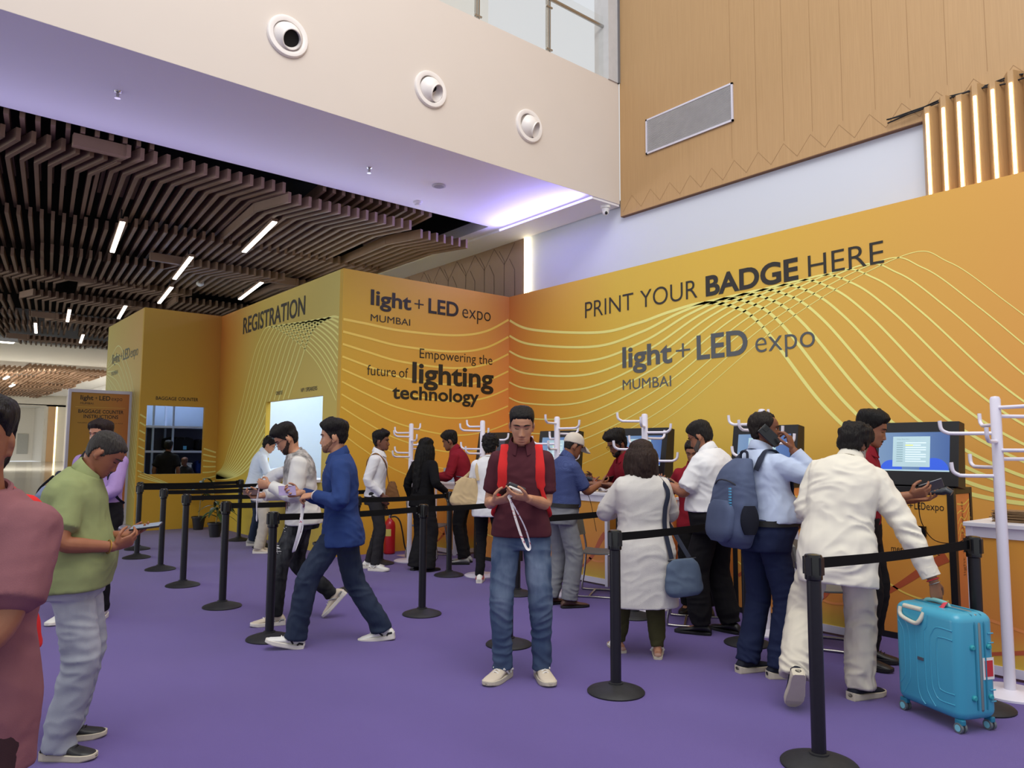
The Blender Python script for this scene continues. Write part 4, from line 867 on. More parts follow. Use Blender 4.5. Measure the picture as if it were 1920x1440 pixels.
M_kp = print_mat('kiosk_print', 'Z', .1, 1.25, [(0, (214, 140, 66)), (.25, (206, 120, 62)), (.45, (212, 150, 60)), (1, (216, 160, 62))], [(0, (214, 140, 66)), (1, (216, 160, 62))])
M_kp2 = mat('kiosk_side_orange', (226, 142, 74), .5, var=.08, scale=5)
sk = N('screen_blue'); sk.b.inputs['Base Color'].default_value = (.02, .03, .05, 1); sk.b.inputs['Roughness'].default_value = .2
tcx = sk.n('ShaderNodeTexCoord'); spx = sk.n('ShaderNodeSeparateXYZ'); sk.l(tcx, 'Generated', spx, 0); cr = sk.ramp(spx.outputs[1], [(0, lin((84, 120, 190))), (.5, lin((120, 158, 214))), (1, lin((150, 184, 226)))])
sk.t.links.new(cr, sk.b.inputs['Emission Color']); sk.b.inputs['Emission Strength'].default_value = .6; M_scr = sk.m
M_form = emit('screen_form', (170, 198, 206), .42); M_bloom = emit('screen_bloom', (44, 82, 190), .7); M_fline = emit('screen_line', (110, 140, 150), .6); M_fwhite = emit('screen_field', (206, 226, 230), .5); M_fyel = emit('screen_yellow', (214, 214, 110), .8)
def kiosk(x, y, label, on=True, text=False):
    t = thing('badge_kiosk', label, 'kiosk', (x, y, 0), 0, 'black badge printing kiosks'); w = .31
    b = MB(); b.box((.02, -w + .02, 0), (.36, w - .02, 1.222)); b.build('body', M_black, t)
    b = MB()
    for sy in (-w, w - .05): b.box((0, sy, 0), (.05, sy + .05, 1.23)); b.box((.34, sy, 0), (.38, sy + .05, 1.23))
    for z in (0, 1.18): b.box((0, -w + .05, z), (.04, w - .05, z + .05)); b.box((.05, -w, z), (.34, -w + .03, z + .05)); b.box((.05, w - .03, z), (.34, w, z + .05))
    b.build('frame', M_black, t, bevel=.003)
    p = MB().box((.008, -w + .05, .05), (.02, w - .05, 1.18)).build('front_panel', M_kp, t)
    b = MB(); pl = lambda u, v: (.0065, u, v)
    for s, a, c, z, cp in (('light', .2, .04, 1.05, .06), ('+', .03, -.005, 1.05, .06), ('LED', -.015, -.10, 1.05, .06), ('expo', -.105, -.235, 1.05, .06)): word(b, s, a, c, z, cp, pl, .008 if s in ('light', 'LED') else 0)
    b.build('lettering', M_ink, p); b = MB(); word(b, 'messe frankfurt', .18, -.19, .70, .05, pl, 0); b.build('host_lettering', M_ink, p)
    b = MB(); ribbon(b, clip_uv([(w, .3), (.1, .45), (-.12, .62), (-w, .74)], -w + .05, w - .05, .06, 1.17), lambda q: .03 + .05 * q, pl); b.build('print_swoosh', M_swoosh, p)
    b = MB(); ribbon(b, clip_uv([(w, .5), (.1, .38), (-.12, .34), (-w, .38)], -w + .05, w - .05, .06, 1.17), .014, pl); b.build('print_curve', M_linew, p)
    MB().box((-.012, -.10, .84), (.03, .10, .92)).build('printer_slot', M_blackgloss, t)
    q = MB().box((.06, -w + .006, .06), (.33, -w + .022, 1.18)).build('side_panel', M_kp2, t)
    b = MB(); ps_ = lambda u, v: (.17 - v, -w + .004, u); word(b, 'light + LED expo', .55, 1.12, -.02, .05, ps_, 0); b.build('lettering', mat('dim_ink', (150, 96, 52), .5), q)
    b = MB(); pw = lambda u, v: (u, -w + .0045, v)
    for i in range(5): ribbon(b, clip_uv([(.05, .75 + .09 * i), (.14, .9 + .05 * i), (.22, .86 + .06 * i), (.34, 1.02 + .03 * i)], .065, .325, .07, 1.17), .012, pw)
    b.build('print_curve', M_linew, q)
    Rr = Matrix.Rotation(math.radians(9), 3, 'Y'); c0 = Vector((.08, 0, 1.23)); T = lambda px_, py_, pz_: c0 + Rr @ Vector((px_, py_, pz_)); hw = .34
    b = MB(); V = [T(-.06, -hw, 0), T(.09, -hw, 0), T(.09, hw, 0), T(-.06, hw, 0), T(-.06, -hw, .52), T(.05, -hw, .52), T(.05, hw, .52), T(-.06, hw, .52)]
    b.add(V, [(0, 3, 2, 1), (4, 5, 6, 7), (0, 1, 5, 4), (1, 2, 6, 5), (2, 3, 7, 6), (3, 0, 4, 7)]); h_ = b.build('screen_head', M_black, t, bevel=.004)
    S = lambda u, v, d=0: T(-.0615 - d, u, v)
    sc = MB().quad(S(.275, .115), S(-.275, .115), S(-.275, .435), S(.275, .435)).build('screen', M_scr if on else mat('screen_off', (70, 84, 104), .15, var=.02), h_)
    if on:
        for cx, r in ((-.16, .10), (.17, .08)): MB().add([S(cx + r * 1.1 * math.cos(a), .125 + r * max(0, math.sin(a)), .0006) for a in np.linspace(0, PI, 14)], [tuple(range(14))]).build('wallpaper_shape', M_bloom, sc)
        b = MB(); b.quad(S(.16, .15, .001), S(-.13, .15, .001), S(-.13, .4, .001), S(.16, .4, .001)); b.build('form_window', M_form, sc)
        b = MB()
        for i in range(9): b.quad(S(.06, .19 + i * .019, .0016), S(-.10 + .04 * (i % 3 == 1), .19 + i * .019, .0016), S(-.10 + .04 * (i % 3 == 1), .20 + i * .019, .0016), S(.06, .20 + i * .019, .0016))
        b.build('form_fields', M_fwhite, sc); b = MB()
        for i in range(9): b.quad(S(.13, .193 + i * .019, .0016), S(.08, .193 + i * .019, .0016), S(.08, .198 + i * .019, .0016), S(.13, .198 + i * .019, .0016))
        word(b, 'Visitor Entry Form', .13, .03, .375, .009, lambda u, v: S(u, v, .0016)); b.build('form_labels', M_fline, sc)
        MB().quad(S(.06, .324, .002), S(.0, .324, .002), S(.0, .332, .002), S(.06, .332, .002)).build('form_highlight', M_fyel, sc)
        MB().quad(S(.275, .115, .0008), S(-.275, .115, .0008), S(-.275, .127, .0008), S(.275, .127, .0008)).build('taskbar', M_form, sc)
kiosk(6.36, 8.2, 'black badge kiosk with dark screen, farthest from the camera', False); kiosk(6.26, 6.78, 'black badge kiosk behind the man in the cap', True); kiosk(6.12, 5.3, 'black badge kiosk behind the bearded staff member')
kiosk(6.22, 3.9, 'black badge kiosk behind the man talking on his phone'); kiosk(6.36, 2.62, 'nearest black badge kiosk showing an entry form on its blue screen')

M_chair = mat('chair_grey', (112, 112, 108), .55, var=.05)
def chair(x, y, rz, label):
    t = thing('folding_chair', label, 'chair', (x, y, 0), math.radians(rz), 'grey folding chairs by the counters')
    b = MB(); R = []
    for yy, z in ((-.19, .445), (-.1, .437), (.0, .435), (.12, .442), (.2, .44), (.225, .425)): R.append([(-.21, yy, z), (.21, yy, z), (.21, yy, z + .018), (0, yy, z + .012), (-.21, yy, z + .018)])
    b.rings(R).build('seat', M_chair, t, True, bevel=.004); b = MB(); R = []
    for xx in np.linspace(-.215, .215, 9): R.append([(xx, -.225 - .05 * (1 - (xx / .215) ** 2), .60), (xx, -.205 - .05 * (1 - (xx / .215) ** 2), .60), (xx, -.235 - .05 * (1 - (xx / .215) ** 2), .80 - .03 * abs(xx / .215) ** 3), (xx, -.255 - .05 * (1 - (xx / .215) ** 2), .80 - .03 * abs(xx / .215) ** 3)])
    b.rings(R).build('backrest', M_chair, t, True)
    for sx in (-1, 1):
        MB().tube(catmull([(sx * .205, .10, .44), (sx * .21, .17, .42), (sx * .215, .205, .2), (sx * .215, .225, .04), (sx * .215, .19, .012), (sx * .215, .0, .012)], 6), .011, 10).build('front_leg', M_chrome, t, True)
        MB().tube(catmull([(sx * .215, -.235, .66), (sx * .215, -.20, .45), (sx * .215, -.22, .2), (sx * .215, -.245, .04), (sx * .215, -.21, .012), (sx * .215, .0, .012)], 6), .011, 10).build('rear_leg', M_chrome, t, True)
    MB().tube([(-.215, -.1, .012), (.215, -.1, .012)], .011, 10).build('floor_bar', M_chrome, t, True)
chair(5.92, 9.0, 215, 'grey folding chair half hidden behind the woman in black'); chair(5.84, 5.56, 215, 'grey folding chair right of the man in the cap, clearly visible'); chair(5.56, 4.14, 215, 'grey folding chair behind the blue handbag, only its chrome foot showing'); chair(5.74, 3.0, 205, 'grey folding chair between the dark trousers and the cream coat')

# baggage poster
t = thing('baggage_poster', 'tall amber poster board with white frame reading baggage counter instructions', 'poster', (2.955, 15.62, 0))
b = MB()
for x0 in (-.535, .485): b.box((x0, 0, 0), (x0 + .05, .06, 2.59))
b.box((-.485, 0, 2.53), (.485, .06, 2.59)); b.box((-.485, 0, .05), (.485, .06, .1)); b.build('frame', M_alu, t, bevel=.003)
b = MB()
for x0 in (-.535, .485): b.box((x0, -.25, 0), (x0 + .05, .3, .03))
b.build('feet', M_alu, t)
pn = MB().box((-.487, .02, .1), (.487, .035, 2.53)).build('poster_panel', print_mat('poster_print', 'X', -.5, .5, [(0, (186, 142, 60)), (.5, (196, 142, 62)), (1, (206, 128, 66))], [(0, (200, 160, 50)), (.6, (206, 150, 60)), (1, (210, 124, 66))], .9, 2.5), t)
b = MB(); pl = lambda u, v: (u - 2.955, .0185, v)
for s, a, c, z, cp, bo in (('light', 2.619, 2.832, 2.40, .085, .02), ('+', 2.855, 2.90, 2.40, .08, -.01), ('LED', 2.928, 3.114, 2.40, .085, .02), ('expo', 3.133, 3.319, 2.40, .085, -.006), ('MUMBAI', 2.622, 2.835, 2.315, .04, 0), ('BAGGAGE', 2.595, 2.965, 2.155, .068, .018), ('COUNTER', 2.995, 3.35, 2.155, .068, .018), ('INSTRUCTIONS', 2.686, 3.264, 2.06, .068, .018), ('Valuables at owner risk, kindly keep in mind', 2.59, 3.345, 1.965, .022, 0)): word(b, s, a, c, z, cp, pl, bo)
b.build('lettering', M_ink, pn); MB().box((-.41, .017, 2.262), (.42, .0195, 2.266)).build('rule', M_linew, pn)

# fire extinguisher
t = thing('fire_extinguisher', 'red fire extinguisher with black hose standing at the wall', 'fire extinguisher', (5.66, 9.62, 0), math.radians(-40)); M_red = mat('extinguisher_red', (176, 28, 34), .28, var=.06)
MB().lathe([(.07, 0), (.082, .012), (.083, .03), (.083, .40), (.075, .45), (.045, .485), (.028, .5), (.024, .515)], n=32).build('cylinder', M_red, t, True); MB().lathe([(.022, .51), (.022, .555), (.014, .56)], n=16).build('valve', M_chrome, t, True)
MB().obox((-.03, 0, .575), (.13, .022, .012), Matrix.Rotation(.35, 3, 'Y')).build('lever', M_black, t); MB().obox((-.03, 0, .552), (.10, .022, .01), Matrix.Rotation(-.15, 3, 'Y')).build('carry_handle', M_black, t)
MB().tube(catmull([(.02, 0, .53), (.09, 0, .53), (.15, 0, .46), (.19, .0, .3), (.22, .01, .12), (.25, .02, .03)], 8), .011, 10).build('hose', M_black, t, True)
b = MB(); b.rings([[(.0838 * math.cos(a), .0838 * math.sin(a), z) for a in np.linspace(-2.2, -1.15, 9)] for z in (.26, .36)], False, False); b.f = [q for i, q in enumerate(b.f) if (i + 1) % 9]; b.mi = b.mi[:len(b.f)]; b.build('label_sticker', mat('sticker_yellow', (206, 190, 96), .5), t)

# potted plants
M_leaf = mat('leaf_green', (52, 74, 34), .45, var=.3, scale=12); M_pot = mat('pot_black', (34, 34, 38), .5, var=.15)
def plant(x, y, h, label, seed, n=9, Lf=.34):
    t = thing('potted_plant', label, 'plant', (x, y, 0)); r = random.Random(seed); MB().lathe([(.085, 0), (.115, .21), (.13, .215), (.13, .245), (.115, .245), (.108, .2)], n=28).build('pot', M_pot, t, True); MB().lathe([(.106, .2), (.02, .215)], n=20).build('soil', mat('soil', (44, 34, 28), .95), t)
    MB().tube(catmull([(0, 0, .2), (.02, .01, h * .5), (.05, -.02, h)], 6), .009, 8).build('stem', mat('cane', (150, 140, 96), .7, var=.3, scale=40), t, True)
    b = MB()
    for i in range(n):
        a = i * 2.4 + r.uniform(-.3, .3); z0 = h * (.55 + .45 * i / n); L = Lf * r.uniform(.7, 1.1); d = Vector((math.cos(a), math.sin(a), 0)); s = Vector((-d.y, d.x, 0)); Q = []
        for q in np.linspace(0, 1, 7): c = Vector((.04, 0, z0)) + d * L * q + Vector((0, 0, L * (.75 * q - .95 * q * q))); w = .042 * math.sin(PI * min(1, q * .92 + .06)) ** .8; Q.append((c - s * w, c + Vector((0, 0, .008)), c + s * w))
        b.add([p for q in Q for p in q], [(3 * i_ + j, 3 * i_ + 1 + j, 3 * i_ + 4 + j, 3 * i_ + 3 + j) for i_ in range(6) for j in range(2)])
    b.build('leaves', M_leaf, t, True)
plant(4.5, 14.62, .95, 'potted plant in the far corner between baggage and registration walls', 2); plant(4.36, 13.25, .55, 'bushy potted plant behind the farthest stanchion', 4, 12, .42); plant(4.6, 9.6, .8, 'black pot with plant behind the man in the blue shirt', 6, 6, .3)

# baggage room contents
t = thing('luggage_rack', 'white metal rack with shelves inside the baggage counter opening', 'rack', (4.6, 17.4, 0)); b = MB()
for x0 in (-.95, -.35, .05, .95):
    for y0 in (-.3, .3): b.box((x0 - .02, y0 - .02, 0), (x0 + .02, y0 + .02, 3.2))
b.build('uprights', mat('rack_blue_white', (160, 174, 204), .4), t)
for z in (.9, 1.42, 1.95): MB().box((-.97, -.34, z), (.97, .34, z + .045)).build('shelf', mat('shelf_white', (196, 202, 222), .5), t)
MB().box((-.97, .32, .1), (.97, .34, 1.95)).build('back_panel', mat('rack_back', (66, 66, 86), .7), t)
def bag(x, y, z, s, m, label, rz=0):
    t = thing('luggage_bag', label, 'bag', (x, y, z), math.radians(rz), 'bags in the baggage room'); R = []
    for q in (-1, -.9, -.6, 0, .6, .9, 1): w = s[0] / 2 * q; k_ = (1 - abs(q) ** 6 * .35); R.append([(w, s[1] / 2 * k_ * math.copysign(abs(math.cos(a)) ** .5, math.cos(a)), s[2] / 2 + s[2] / 2 * k_ * math.copysign(abs(math.sin(a)) ** .5, math.sin(a))) for a in np.linspace(0, 2 * PI, 16, endpoint=False)])
    MB().rings(R).build('body', m, t, True); MB().tube(catmull([(-.08, -s[1] / 2, s[2] * .8), (-.07, -s[1] / 2 - .03, s[2] * .95), (.07, -s[1] / 2 - .03, s[2] * .95), (.08, -s[1] / 2, s[2] * .8)], 5), .008, 8).build('handle', M_black, t, True); return t
M_bagk = fab('bag_black', (26, 26, 32)); tb = bag(4.86, 17.44, 1.467, (.62, .34, .3), M_bagk, 'wide black duffel bag on the middle rack shelf'); MB().box((.06, -.19, .02), (.13, -.172, .1)).build('luggage_tag', mat('tag_blue', (90, 170, 220), .5), tb)
bag(5.34, 17.44, 1.467, (.28, .34, .26), M_bagk, 'black bag at the end of the middle rack shelf'); bag(5.36, 17.44, .947, (.26, .3, .3), fab('bag_blue', (34, 54, 120)), 'blue bag on the low rack shelf')
t = thing('storage_box', 'white plastic storage box low in the baggage room', 'box', (4.95, 17.46, .947)); MB().box((-.17, -.2, 0), (.17, .2, .22)).build('box_body', M_white, t, bevel=.02); MB().box((-.18, -.21, .22), (.18, .21, .25)).build('lid', M_white, t, bevel=.01)

# ================================================================== PEOPLE IN THE QUEUE
def ax(phi, r, f, z=0):
    """offset given across the queue (r) and along it (f), turned into a figure's own axes"""
    c, s = math.cos(math.radians(phi)), math.sin(math.radians(phi)); return (r * c + f * s, -r * s + f * c, z)
F_maroon = fab('maroon_polo', (80, 38, 46)); F_staff = fab('staff_maroon', (132, 26, 40)); F_mauve = fab('mauve_cotton', (134, 88, 93)); F_green = fab('green_pique', (138, 147, 100)); F_purple = fab('lilac_cotton', (164, 136, 188)); F_white = fab('white_cotton', (226, 225, 226), .03)
F_cream = fab('cream_khadi', (224, 218, 203), .03); F_kurta = fab('white_linen', (217, 213, 206), .04, .5, 420); F_blue = fab('royal_blue_cotton', (42, 62, 112), .1); F_sky = fab('pale_blue_cotton', (186, 198, 222), .03); F_black = fab('black_cloth', (24, 23, 26)); F_char = fab('charcoal_cloth', (44, 42, 44)); F_navy = fab('navy_cloth', (34, 42, 70)); F_olive = fab('olive_leggings', (68, 66, 40)); F_grey = fab('grey_trousers', (128, 130, 134)); F_offw = fab('offwhite_trousers', (202, 194, 178), .04)
M_red_ = fab('red_nylon', (206, 46, 46))
def denim(name, rgb, fade, zs=(.55, .95), scale=7):
    k = base(name, rgb, .85, 0, .2); tc = k.n('ShaderNodeTexCoord'); sp = k.n('ShaderNodeSeparateXYZ'); k.l(tc, 'Object', sp, 0)
    f = k.ramp(sp.outputs[2], [(0, (0, 0, 0, 1)), (max(.01, zs[0] - .2), (.25, .25, .25, 1)), (sum(zs) / 2, (.75, .75, .75, 1)), (min(1, zs[1]), (.1, .1, .1, 1))])
    m = k.n('ShaderNodeMath', operation='MULTIPLY'); k.t.links.new(f, m.inputs[0]); k.t.links.new(k.ramp(k.noise(scale, 5, stretch=(1, 1, .45)), [(.35, (0, 0, 0, 1)), (.7, (1, 1, 1, 1))]), m.inputs[1])
    k.t.links.new(k.mix(m.outputs[0], lin(rgb), lin(fade)), k.b.inputs['Base Color']); k.bump(k.noise(420, 2), .3, .004); MC[name] = k.m; return k.m
J_blue = denim('blue_jeans', (62, 79, 106), (142, 156, 176)); J_light = denim('pale_jeans', (150, 154, 164), (188, 190, 196)); J_dark = denim('dark_jeans', (36, 46, 66), (74, 84, 102)); J_blk = denim('black_jeans', (26, 27, 30), (92, 94, 98), scale=18)
kp = base('blue_check', (66, 84, 150), .85, 0, .2); ch = kp.n('ShaderNodeTexCoord'); ck = kp.n('ShaderNodeTexChecker'); ck.inputs['Scale'].default_value = 170; kp.l(ch, 'Object', ck, 'Vector'); ck.inputs[1].default_value = lin((52, 62, 106)); ck.inputs[2].default_value = lin((74, 86, 130)); kp.l(ck, 0, kp.b, 'Base Color'); F_check = kp.m
kp = base('printed_sweat', (234, 232, 228), .85, 0, .2); tc = kp.n('ShaderNodeTexCoord'); sp = kp.n('ShaderNodeSeparateXYZ'); kp.l(tc, 'Object', sp, 0)
zz = kp.ramp(sp.outputs[2], [(0, (0, 0, 0, 1)), (1, (1, 1, 1, 1))]); mr = kp.n('ShaderNodeMapRange'); mr.inputs['From Min'].default_value = 1.2; mr.inputs['From Max'].default_value = 1.3; kp.l(sp, 2, mr, 0)
mx_ = kp.n('ShaderNodeMath', operation='ABSOLUTE'); kp.l(sp, 0, mx_, 0); m2 = kp.n('ShaderNodeMapRange'); m2.inputs['From Min'].default_value = .22; m2.inputs['From Max'].default_value = .20; kp.l(mx_, 0, m2, 0); m3 = kp.n('ShaderNodeMath', operation='MULTIPLY'); kp.l(mr, 0, m3, 0); kp.l(m2, 0, m3, 1)
cl = kp.ramp(kp.noise(16, 6, stretch=(1.4, 1, .8)), [(.3, lin((92, 92, 96))), (.5, lin((150, 146, 142))), (.62, lin((196, 190, 184))), (.66, lin((120, 96, 92)))]); kp.t.links.new(kp.mix(m3.outputs[0], lin((216, 213, 208)), cl), kp.b.inputs['Base Color']); F_print = kp.m
S_white = mat('shoe_white', (226, 224, 218), .55, var=.04); S_sole = mat('sole_white', (222, 216, 204), .6, var=.05); S_blk = mat('shoe_black', (26, 26, 28), .45, var=.1); S_blks = mat('sole_black', (20, 19, 19), .6); S_brown = mat('shoe_brown', (84, 58, 44), .45, var=.12); S_navy = fab('shoe_navy', (36, 38, 48)); S_beige = mat('shoe_beige', (206, 192, 172), .7, var=.06); S_lace = mat('lace_white', (236, 234, 230), .8); S_tan = mat('sandal_tan', (176, 138, 120), .6); S_gs = mat('sole_grey', (196, 186, 166), .7, var=.08); S_red = mat('shoe_red', (190, 60, 60), .6); S_greysh = mat('shoe_grey', (150, 150, 148), .7, var=.1)
SK = (172, 120, 88); SKL = (190, 140, 108); SKD = (120, 78, 56); BK = (22, 20, 20)
shirt = lambda m, **k: dict(dict(m=m), **k); pants = lambda m, **k: dict(dict(m=m), **k)
polo = dict(sleeve=.40, collar='polo', sr=[(0, .076), (.2, .073), (.4, .068), (1, .06)], flare=.02)
tee = dict(sleeve=.40, collar='round', sr=[(0, .078), (.2, .078), (.42, .078), (1, .07)], flare=.025)
full = dict(sleeve=.97, collar='shirt', cuffs=1)

# 1 mauve T-shirt at the left edge, and the red sleeve behind
P1 = person('person in oversized mauve T-shirt cut off by the left edge of the photo', .19, 2.50, 180, 1.64, girth=.9, sw=.98, lean=3, roll=-3, head=(22, 4, 0), headw=.97, skin_rgb=(150, 100, 72), vox=.0052, face='open', hairp=dict(side=.055, nape=-.03, top=.026, sidet=.004),
    hands={'L': dict(w=(-.02, .27, .92), f=(.8, .6, -.05), n=(0, -.2, -1), curl=.6, pole=(-.9, -.5, -.5)), 'R': dict(w=(.12, .28, .95), f=(-.8, .5, .1), n=(0, -.2, 1), curl=.6)}, shirt=shirt(F_mauve, **dict(tee, hem=-.18, grow=.026, flare=.01, skirt=(.06, .0), sleeve=.42, sr=[(0, .085), (.2, .088), (.5, .09), (1, .088)])), trousers=pants(fab('maroon_brown_trousers', (58, 38, 42)), knee=.07, hem=.068, top=-.04, grow=-.006), shoes=('sneaker', [S_white, S_sole]))
P1b = person('person in a red T-shirt mostly hidden behind the mauve T-shirt', .30, 3.36, 172, 1.6, vox=.007, skin_rgb=(150, 100, 72), hands={'L': dict(w=(-.1, .2, 1.0), f=(.7, .6, 0), n=(0, 0, 1), curl=.5, pole=(-1, -.1, -.2))}, shirt=shirt(M_red_, **tee), trousers=pants(F_black), shoes=('sneaker', [S_blk, S_sole]), head=(0, 10, 0))
# 2 green polo, looking at his phone
P2 = person('man in green polo and pale jeans looking down at his phone', .75, 4.39, -74, 1.635, lean=-5, hunch=31, twist=0, head=(2, 42, 0), skin_rgb=(150, 98, 70), vox=.0048, hair_rgb=(58, 54, 50), hairp=dict(top=.009, sidet=.005, backt=.006, rough=.0012, nape=-.025), girth=1.2, belly=.05,
    feet={'R': (.10, .0, 0, -14, 0), 'L': (-.15, -.03, 0, 4, 0)}, hands={'R': dict(w=(.13, .20, 1.01), f=(-.35, .85, .3), n=(-.75, .15, .6), curl=.55, thumb=.8, pole=(.35, .05, -1)), 'L': dict(w=(-.02, .20, 1.05), f=(.12, .95, .12), n=(.2, -.1, 1), curl=.4, thumb=.4)},
    shirt=shirt(F_green, **dict(polo, wr=.0035, sleeve=.46, grow=.016, hem=-.08, flare=.02)), trousers=pants(J_light, knee=.076, hem=.074, wr=.008, drop=.05), shoes=('sneaker', [S_blk, S_gs, F_char, F_char]))
# 3 lilac shirt behind him
P3 = person('man in lilac shirt with dark backpack straps behind the man in green', 1.46, 7.555, 184, 1.76, lean=1, twist=0, head=(-18, 4, 0), skin_rgb=(176, 124, 98), hair_rgb=(44, 32, 28), hairp=dict(top=.032, quiff=.006, side=.02), face='open', feet={'L': (-.07, .0, 0, 6, 0), 'R': (.20, .1, 0, -8, 0)}, sw=1.05, girth=1.05,
    hands={'L': dict(w=(.02, .28, 1.05), f=(.95, .2, .1), n=(0, -.3, -1), curl=.6, pole=(-1, -.2, -.5)), 'R': dict(w=(.1, .3, 1.08), f=(-.6, .7, 0), n=(0, 0, 1), curl=.5)}, shirt=shirt(F_purple, **dict(full, hem=.02, grow=.012)), trousers=pants(F_black, top=.09, grow=.016), shoes=('sneaker', [S_white, S_sole]))
# 5 at the registration window
P5 = person('man in white shirt and jeans bending towards the registration window', 4.46, 11.80, -70, 1.74, lean=14, hunch=10, head=(0, 30, 0), skin_rgb=(196, 150, 120), glasses=1, hair='curly', hairp=dict(top=.03), hands={'R': dict(w=(.12, .40, 1.18), f=(-.2, 1, 0), n=(0, 0, -1)), 'L': dict(w=(-.1, .42, 1.18), f=(.2, 1, 0), n=(0, 0, -1))}, shirt=shirt(fab('bluish_white_cotton', (220, 232, 244), .02), **dict(full, hem=-.1, flare=.02)), trousers=pants(J_dark, knee=.072), shoes=('sneaker', [S_greysh, S_sole]), vox=.007)
P5b = person('person in cream trousers hidden behind the printed sweatshirt, leaning to the window', 4.22, 10.88, -78, 1.56, lean=50, head=(0, 30, 0), vox=.008, face=None, hands={'R': dict(w=(.15, .6, 1.1), f=(0, 1, 0), n=(0, 0, -1)), 'L': dict(w=(-.12, .6, 1.1), f=(0, 1, 0), n=(0, 0, -1))}, shirt=shirt(F_white, **tee), trousers=pants(F_offw, knee=.08, hem=.075), shoes=('sneaker', [S_beige, S_sole]))
# 6 printed sweatshirt, 7 blue shirt
P6 = person('man in printed white sweatshirt and ripped black jeans reading his badge', 2.84, 6.33, 104, 1.78, lean=7, hunch=12, twist=8, head=(2, 36, 0), skin_rgb=SKL, vox=.005, glasses=1, beard=(.004, (58, 44, 38)), hair_rgb=(30, 26, 24), hairp=dict(top=.034, quiff=.014, side=.035), sw=1.04, girth=1.04,
    feet={'L': (-.09, .20, .0, 6, 0), 'R': (.10, -.28, .12, -4, 48)}, hands={'L': dict(w=(-.10, .28, 1.19), f=(.3, .95, .12), n=(.9, -.3, .1), curl=.85, thumb=1, pole=(-.5, -.6, -.9)), 'R': dict(w=(.13, .36, 1.09), f=(-.15, 1, 0), n=(-.5, 0, .9), curl=.6, thumb=.8)}, shirt=shirt(F_print, **dict(full, collar='round', hem=-.08, flare=.02, grow=.018, wr=.007, sr=[(0, .08), (.2, .076), (.45, .068), (.55, .064), (.8, .058), (1, .042)])), trousers=pants(J_blk, knee=.07, hem=.056), shoes=('sneaker', [S_beige, S_sole, S_lace, S_greysh]))
P7 = person('man in royal blue shirt and dark jeans striding left', 2.76, 5.42, 98, 1.80, lean=4, hunch=3, twist=8, head=(-4, 6, 0), skin_rgb=SKL, vox=.0048, hair_rgb=(26, 22, 21), hairp=dict(top=.034, quiff=.012, side=.03, sidet=.005, backt=.008, nape=-.015), face='open', sw=1.04, girth=1.04, beard=(.0005, (140, 100, 76)),
    feet={'L': (-.08, .32, .0, 4, -14), 'R': (.10, -.33, .0, -6, 8)}, hands={'L': dict(w=(-.17, .20, 1.155), f=(.35, .92, -.12), n=(.4, -.2, -.9), curl=.75, thumb=.8, pole=(-.7, -.8, -.5)), 'R': dict(w=(.06, .33, 1.16), f=(-.3, .95, 0), n=(-.8, 0, .6), curl=.75, thumb=.9)},
    shirt=shirt(F_blue, **dict(full, hem=-.135, flare=.03, grow=.016, wr=.008, buttons=mat('button_white', (230, 230, 228), .4))), trousers=pants(J_dark, knee=.078, hem=.078, wr=.007, drop=.03), shoes=('sneaker', [S_white, S_sole, S_lace, F_char]))
# 8..11 at the far counters
P8 = person('young man in white shirt and black trousers with a brown shoulder bag', 4.77, 8.48, -95, 1.745, head=(0, 3, 0), skin_rgb=(120, 80, 60), vox=.006, face='open', hairp=dict(top=.04, quiff=.014, sidet=.005), girth=.94, hands={'R': dict(w=(.12, .12, .94), f=(0, .4, -1), n=(-1, 0, 0), curl=.5)}, shirt=shirt(F_white, **dict(full, hem=-.02, flare=.02)), trousers=pants(F_char, knee=.07, hem=.055), shoes=('sneaker', [S_white, S_sole, S_lace]), feet={'R': (.1, .04, 0, -10, 0), 'L': (-.09, -.09, 0, 6, 0)})
P9 = person('woman in black suit with very long black hair', 5.19, 8.03, -40, 1.66, hair='long', hairp=dict(length=.60, gather=.35), face=None, hair_rgb=(16, 14, 14), girth=.92, hands={'R': dict(w=(.26, .16, .98), f=(.3, .8, -.5), n=(-.5, .3, -.6)), 'L': dict(w=(-.24, .05, .84))}, shirt=shirt(fab('black_jacket', (18, 17, 19)), **dict(full, hem=-.10, flare=.02, grow=.016)), trousers=pants(fab('black_wide_trousers', (30, 29, 31)), knee=.088, hem=.11, grow=.01, drop=.05), shoes=('oxford', [S_blk, S_blks]), vox=.007)
P10 = person('staff member in maroon shirt leaning over the farthest counter', 5.98, 8.2, 82, 1.80, lean=16, hunch=8, head=(0, 22, 0), skin_rgb=(132, 88, 64), hairp=dict(top=.034, quiff=.006, side=.02, nape=-.04), hands={'L': dict(w=(-.14, .42, 1.15), f=(.3, .9, -.1), n=(0, 0, -1)), 'R': dict(w=(.10, .50, 1.14), f=(0, 1, -.1), n=(0, .1, 1), curl=.3)}, shirt=shirt(F_staff, **dict(full, hem=.03, grow=.012)), trousers=pants(F_black, top=.09, grow=.016, knee=.068), shoes=('oxford', [S_greysh, S_blks]), vox=.007, face='down')
P11 = person('person in white T-shirt with a beige bag, back turned, partly hidden', 5.34, 6.86, -12, 1.68, hair='curly', hairp=dict(top=.035, sidet=.02, backt=.025, nape=-.05), face=None, skin_rgb=SK, shirt=shirt(F_white, **dict(tee, hem=-.16, grow=.022)), trousers=pants(F_black, knee=.064, hem=.052), shoes=('sneaker', [S_white, S_sole, S_lace, S_red]), hands={'R': dict(w=(.1, .3, 1.1), f=(-.4, .8, 0), n=(0, 0, 1)), 'L': dict(w=(-.1, .3, 1.1), f=(.4, .8, 0), n=(0, 0, 1))}, vox=.008, girth=.95)
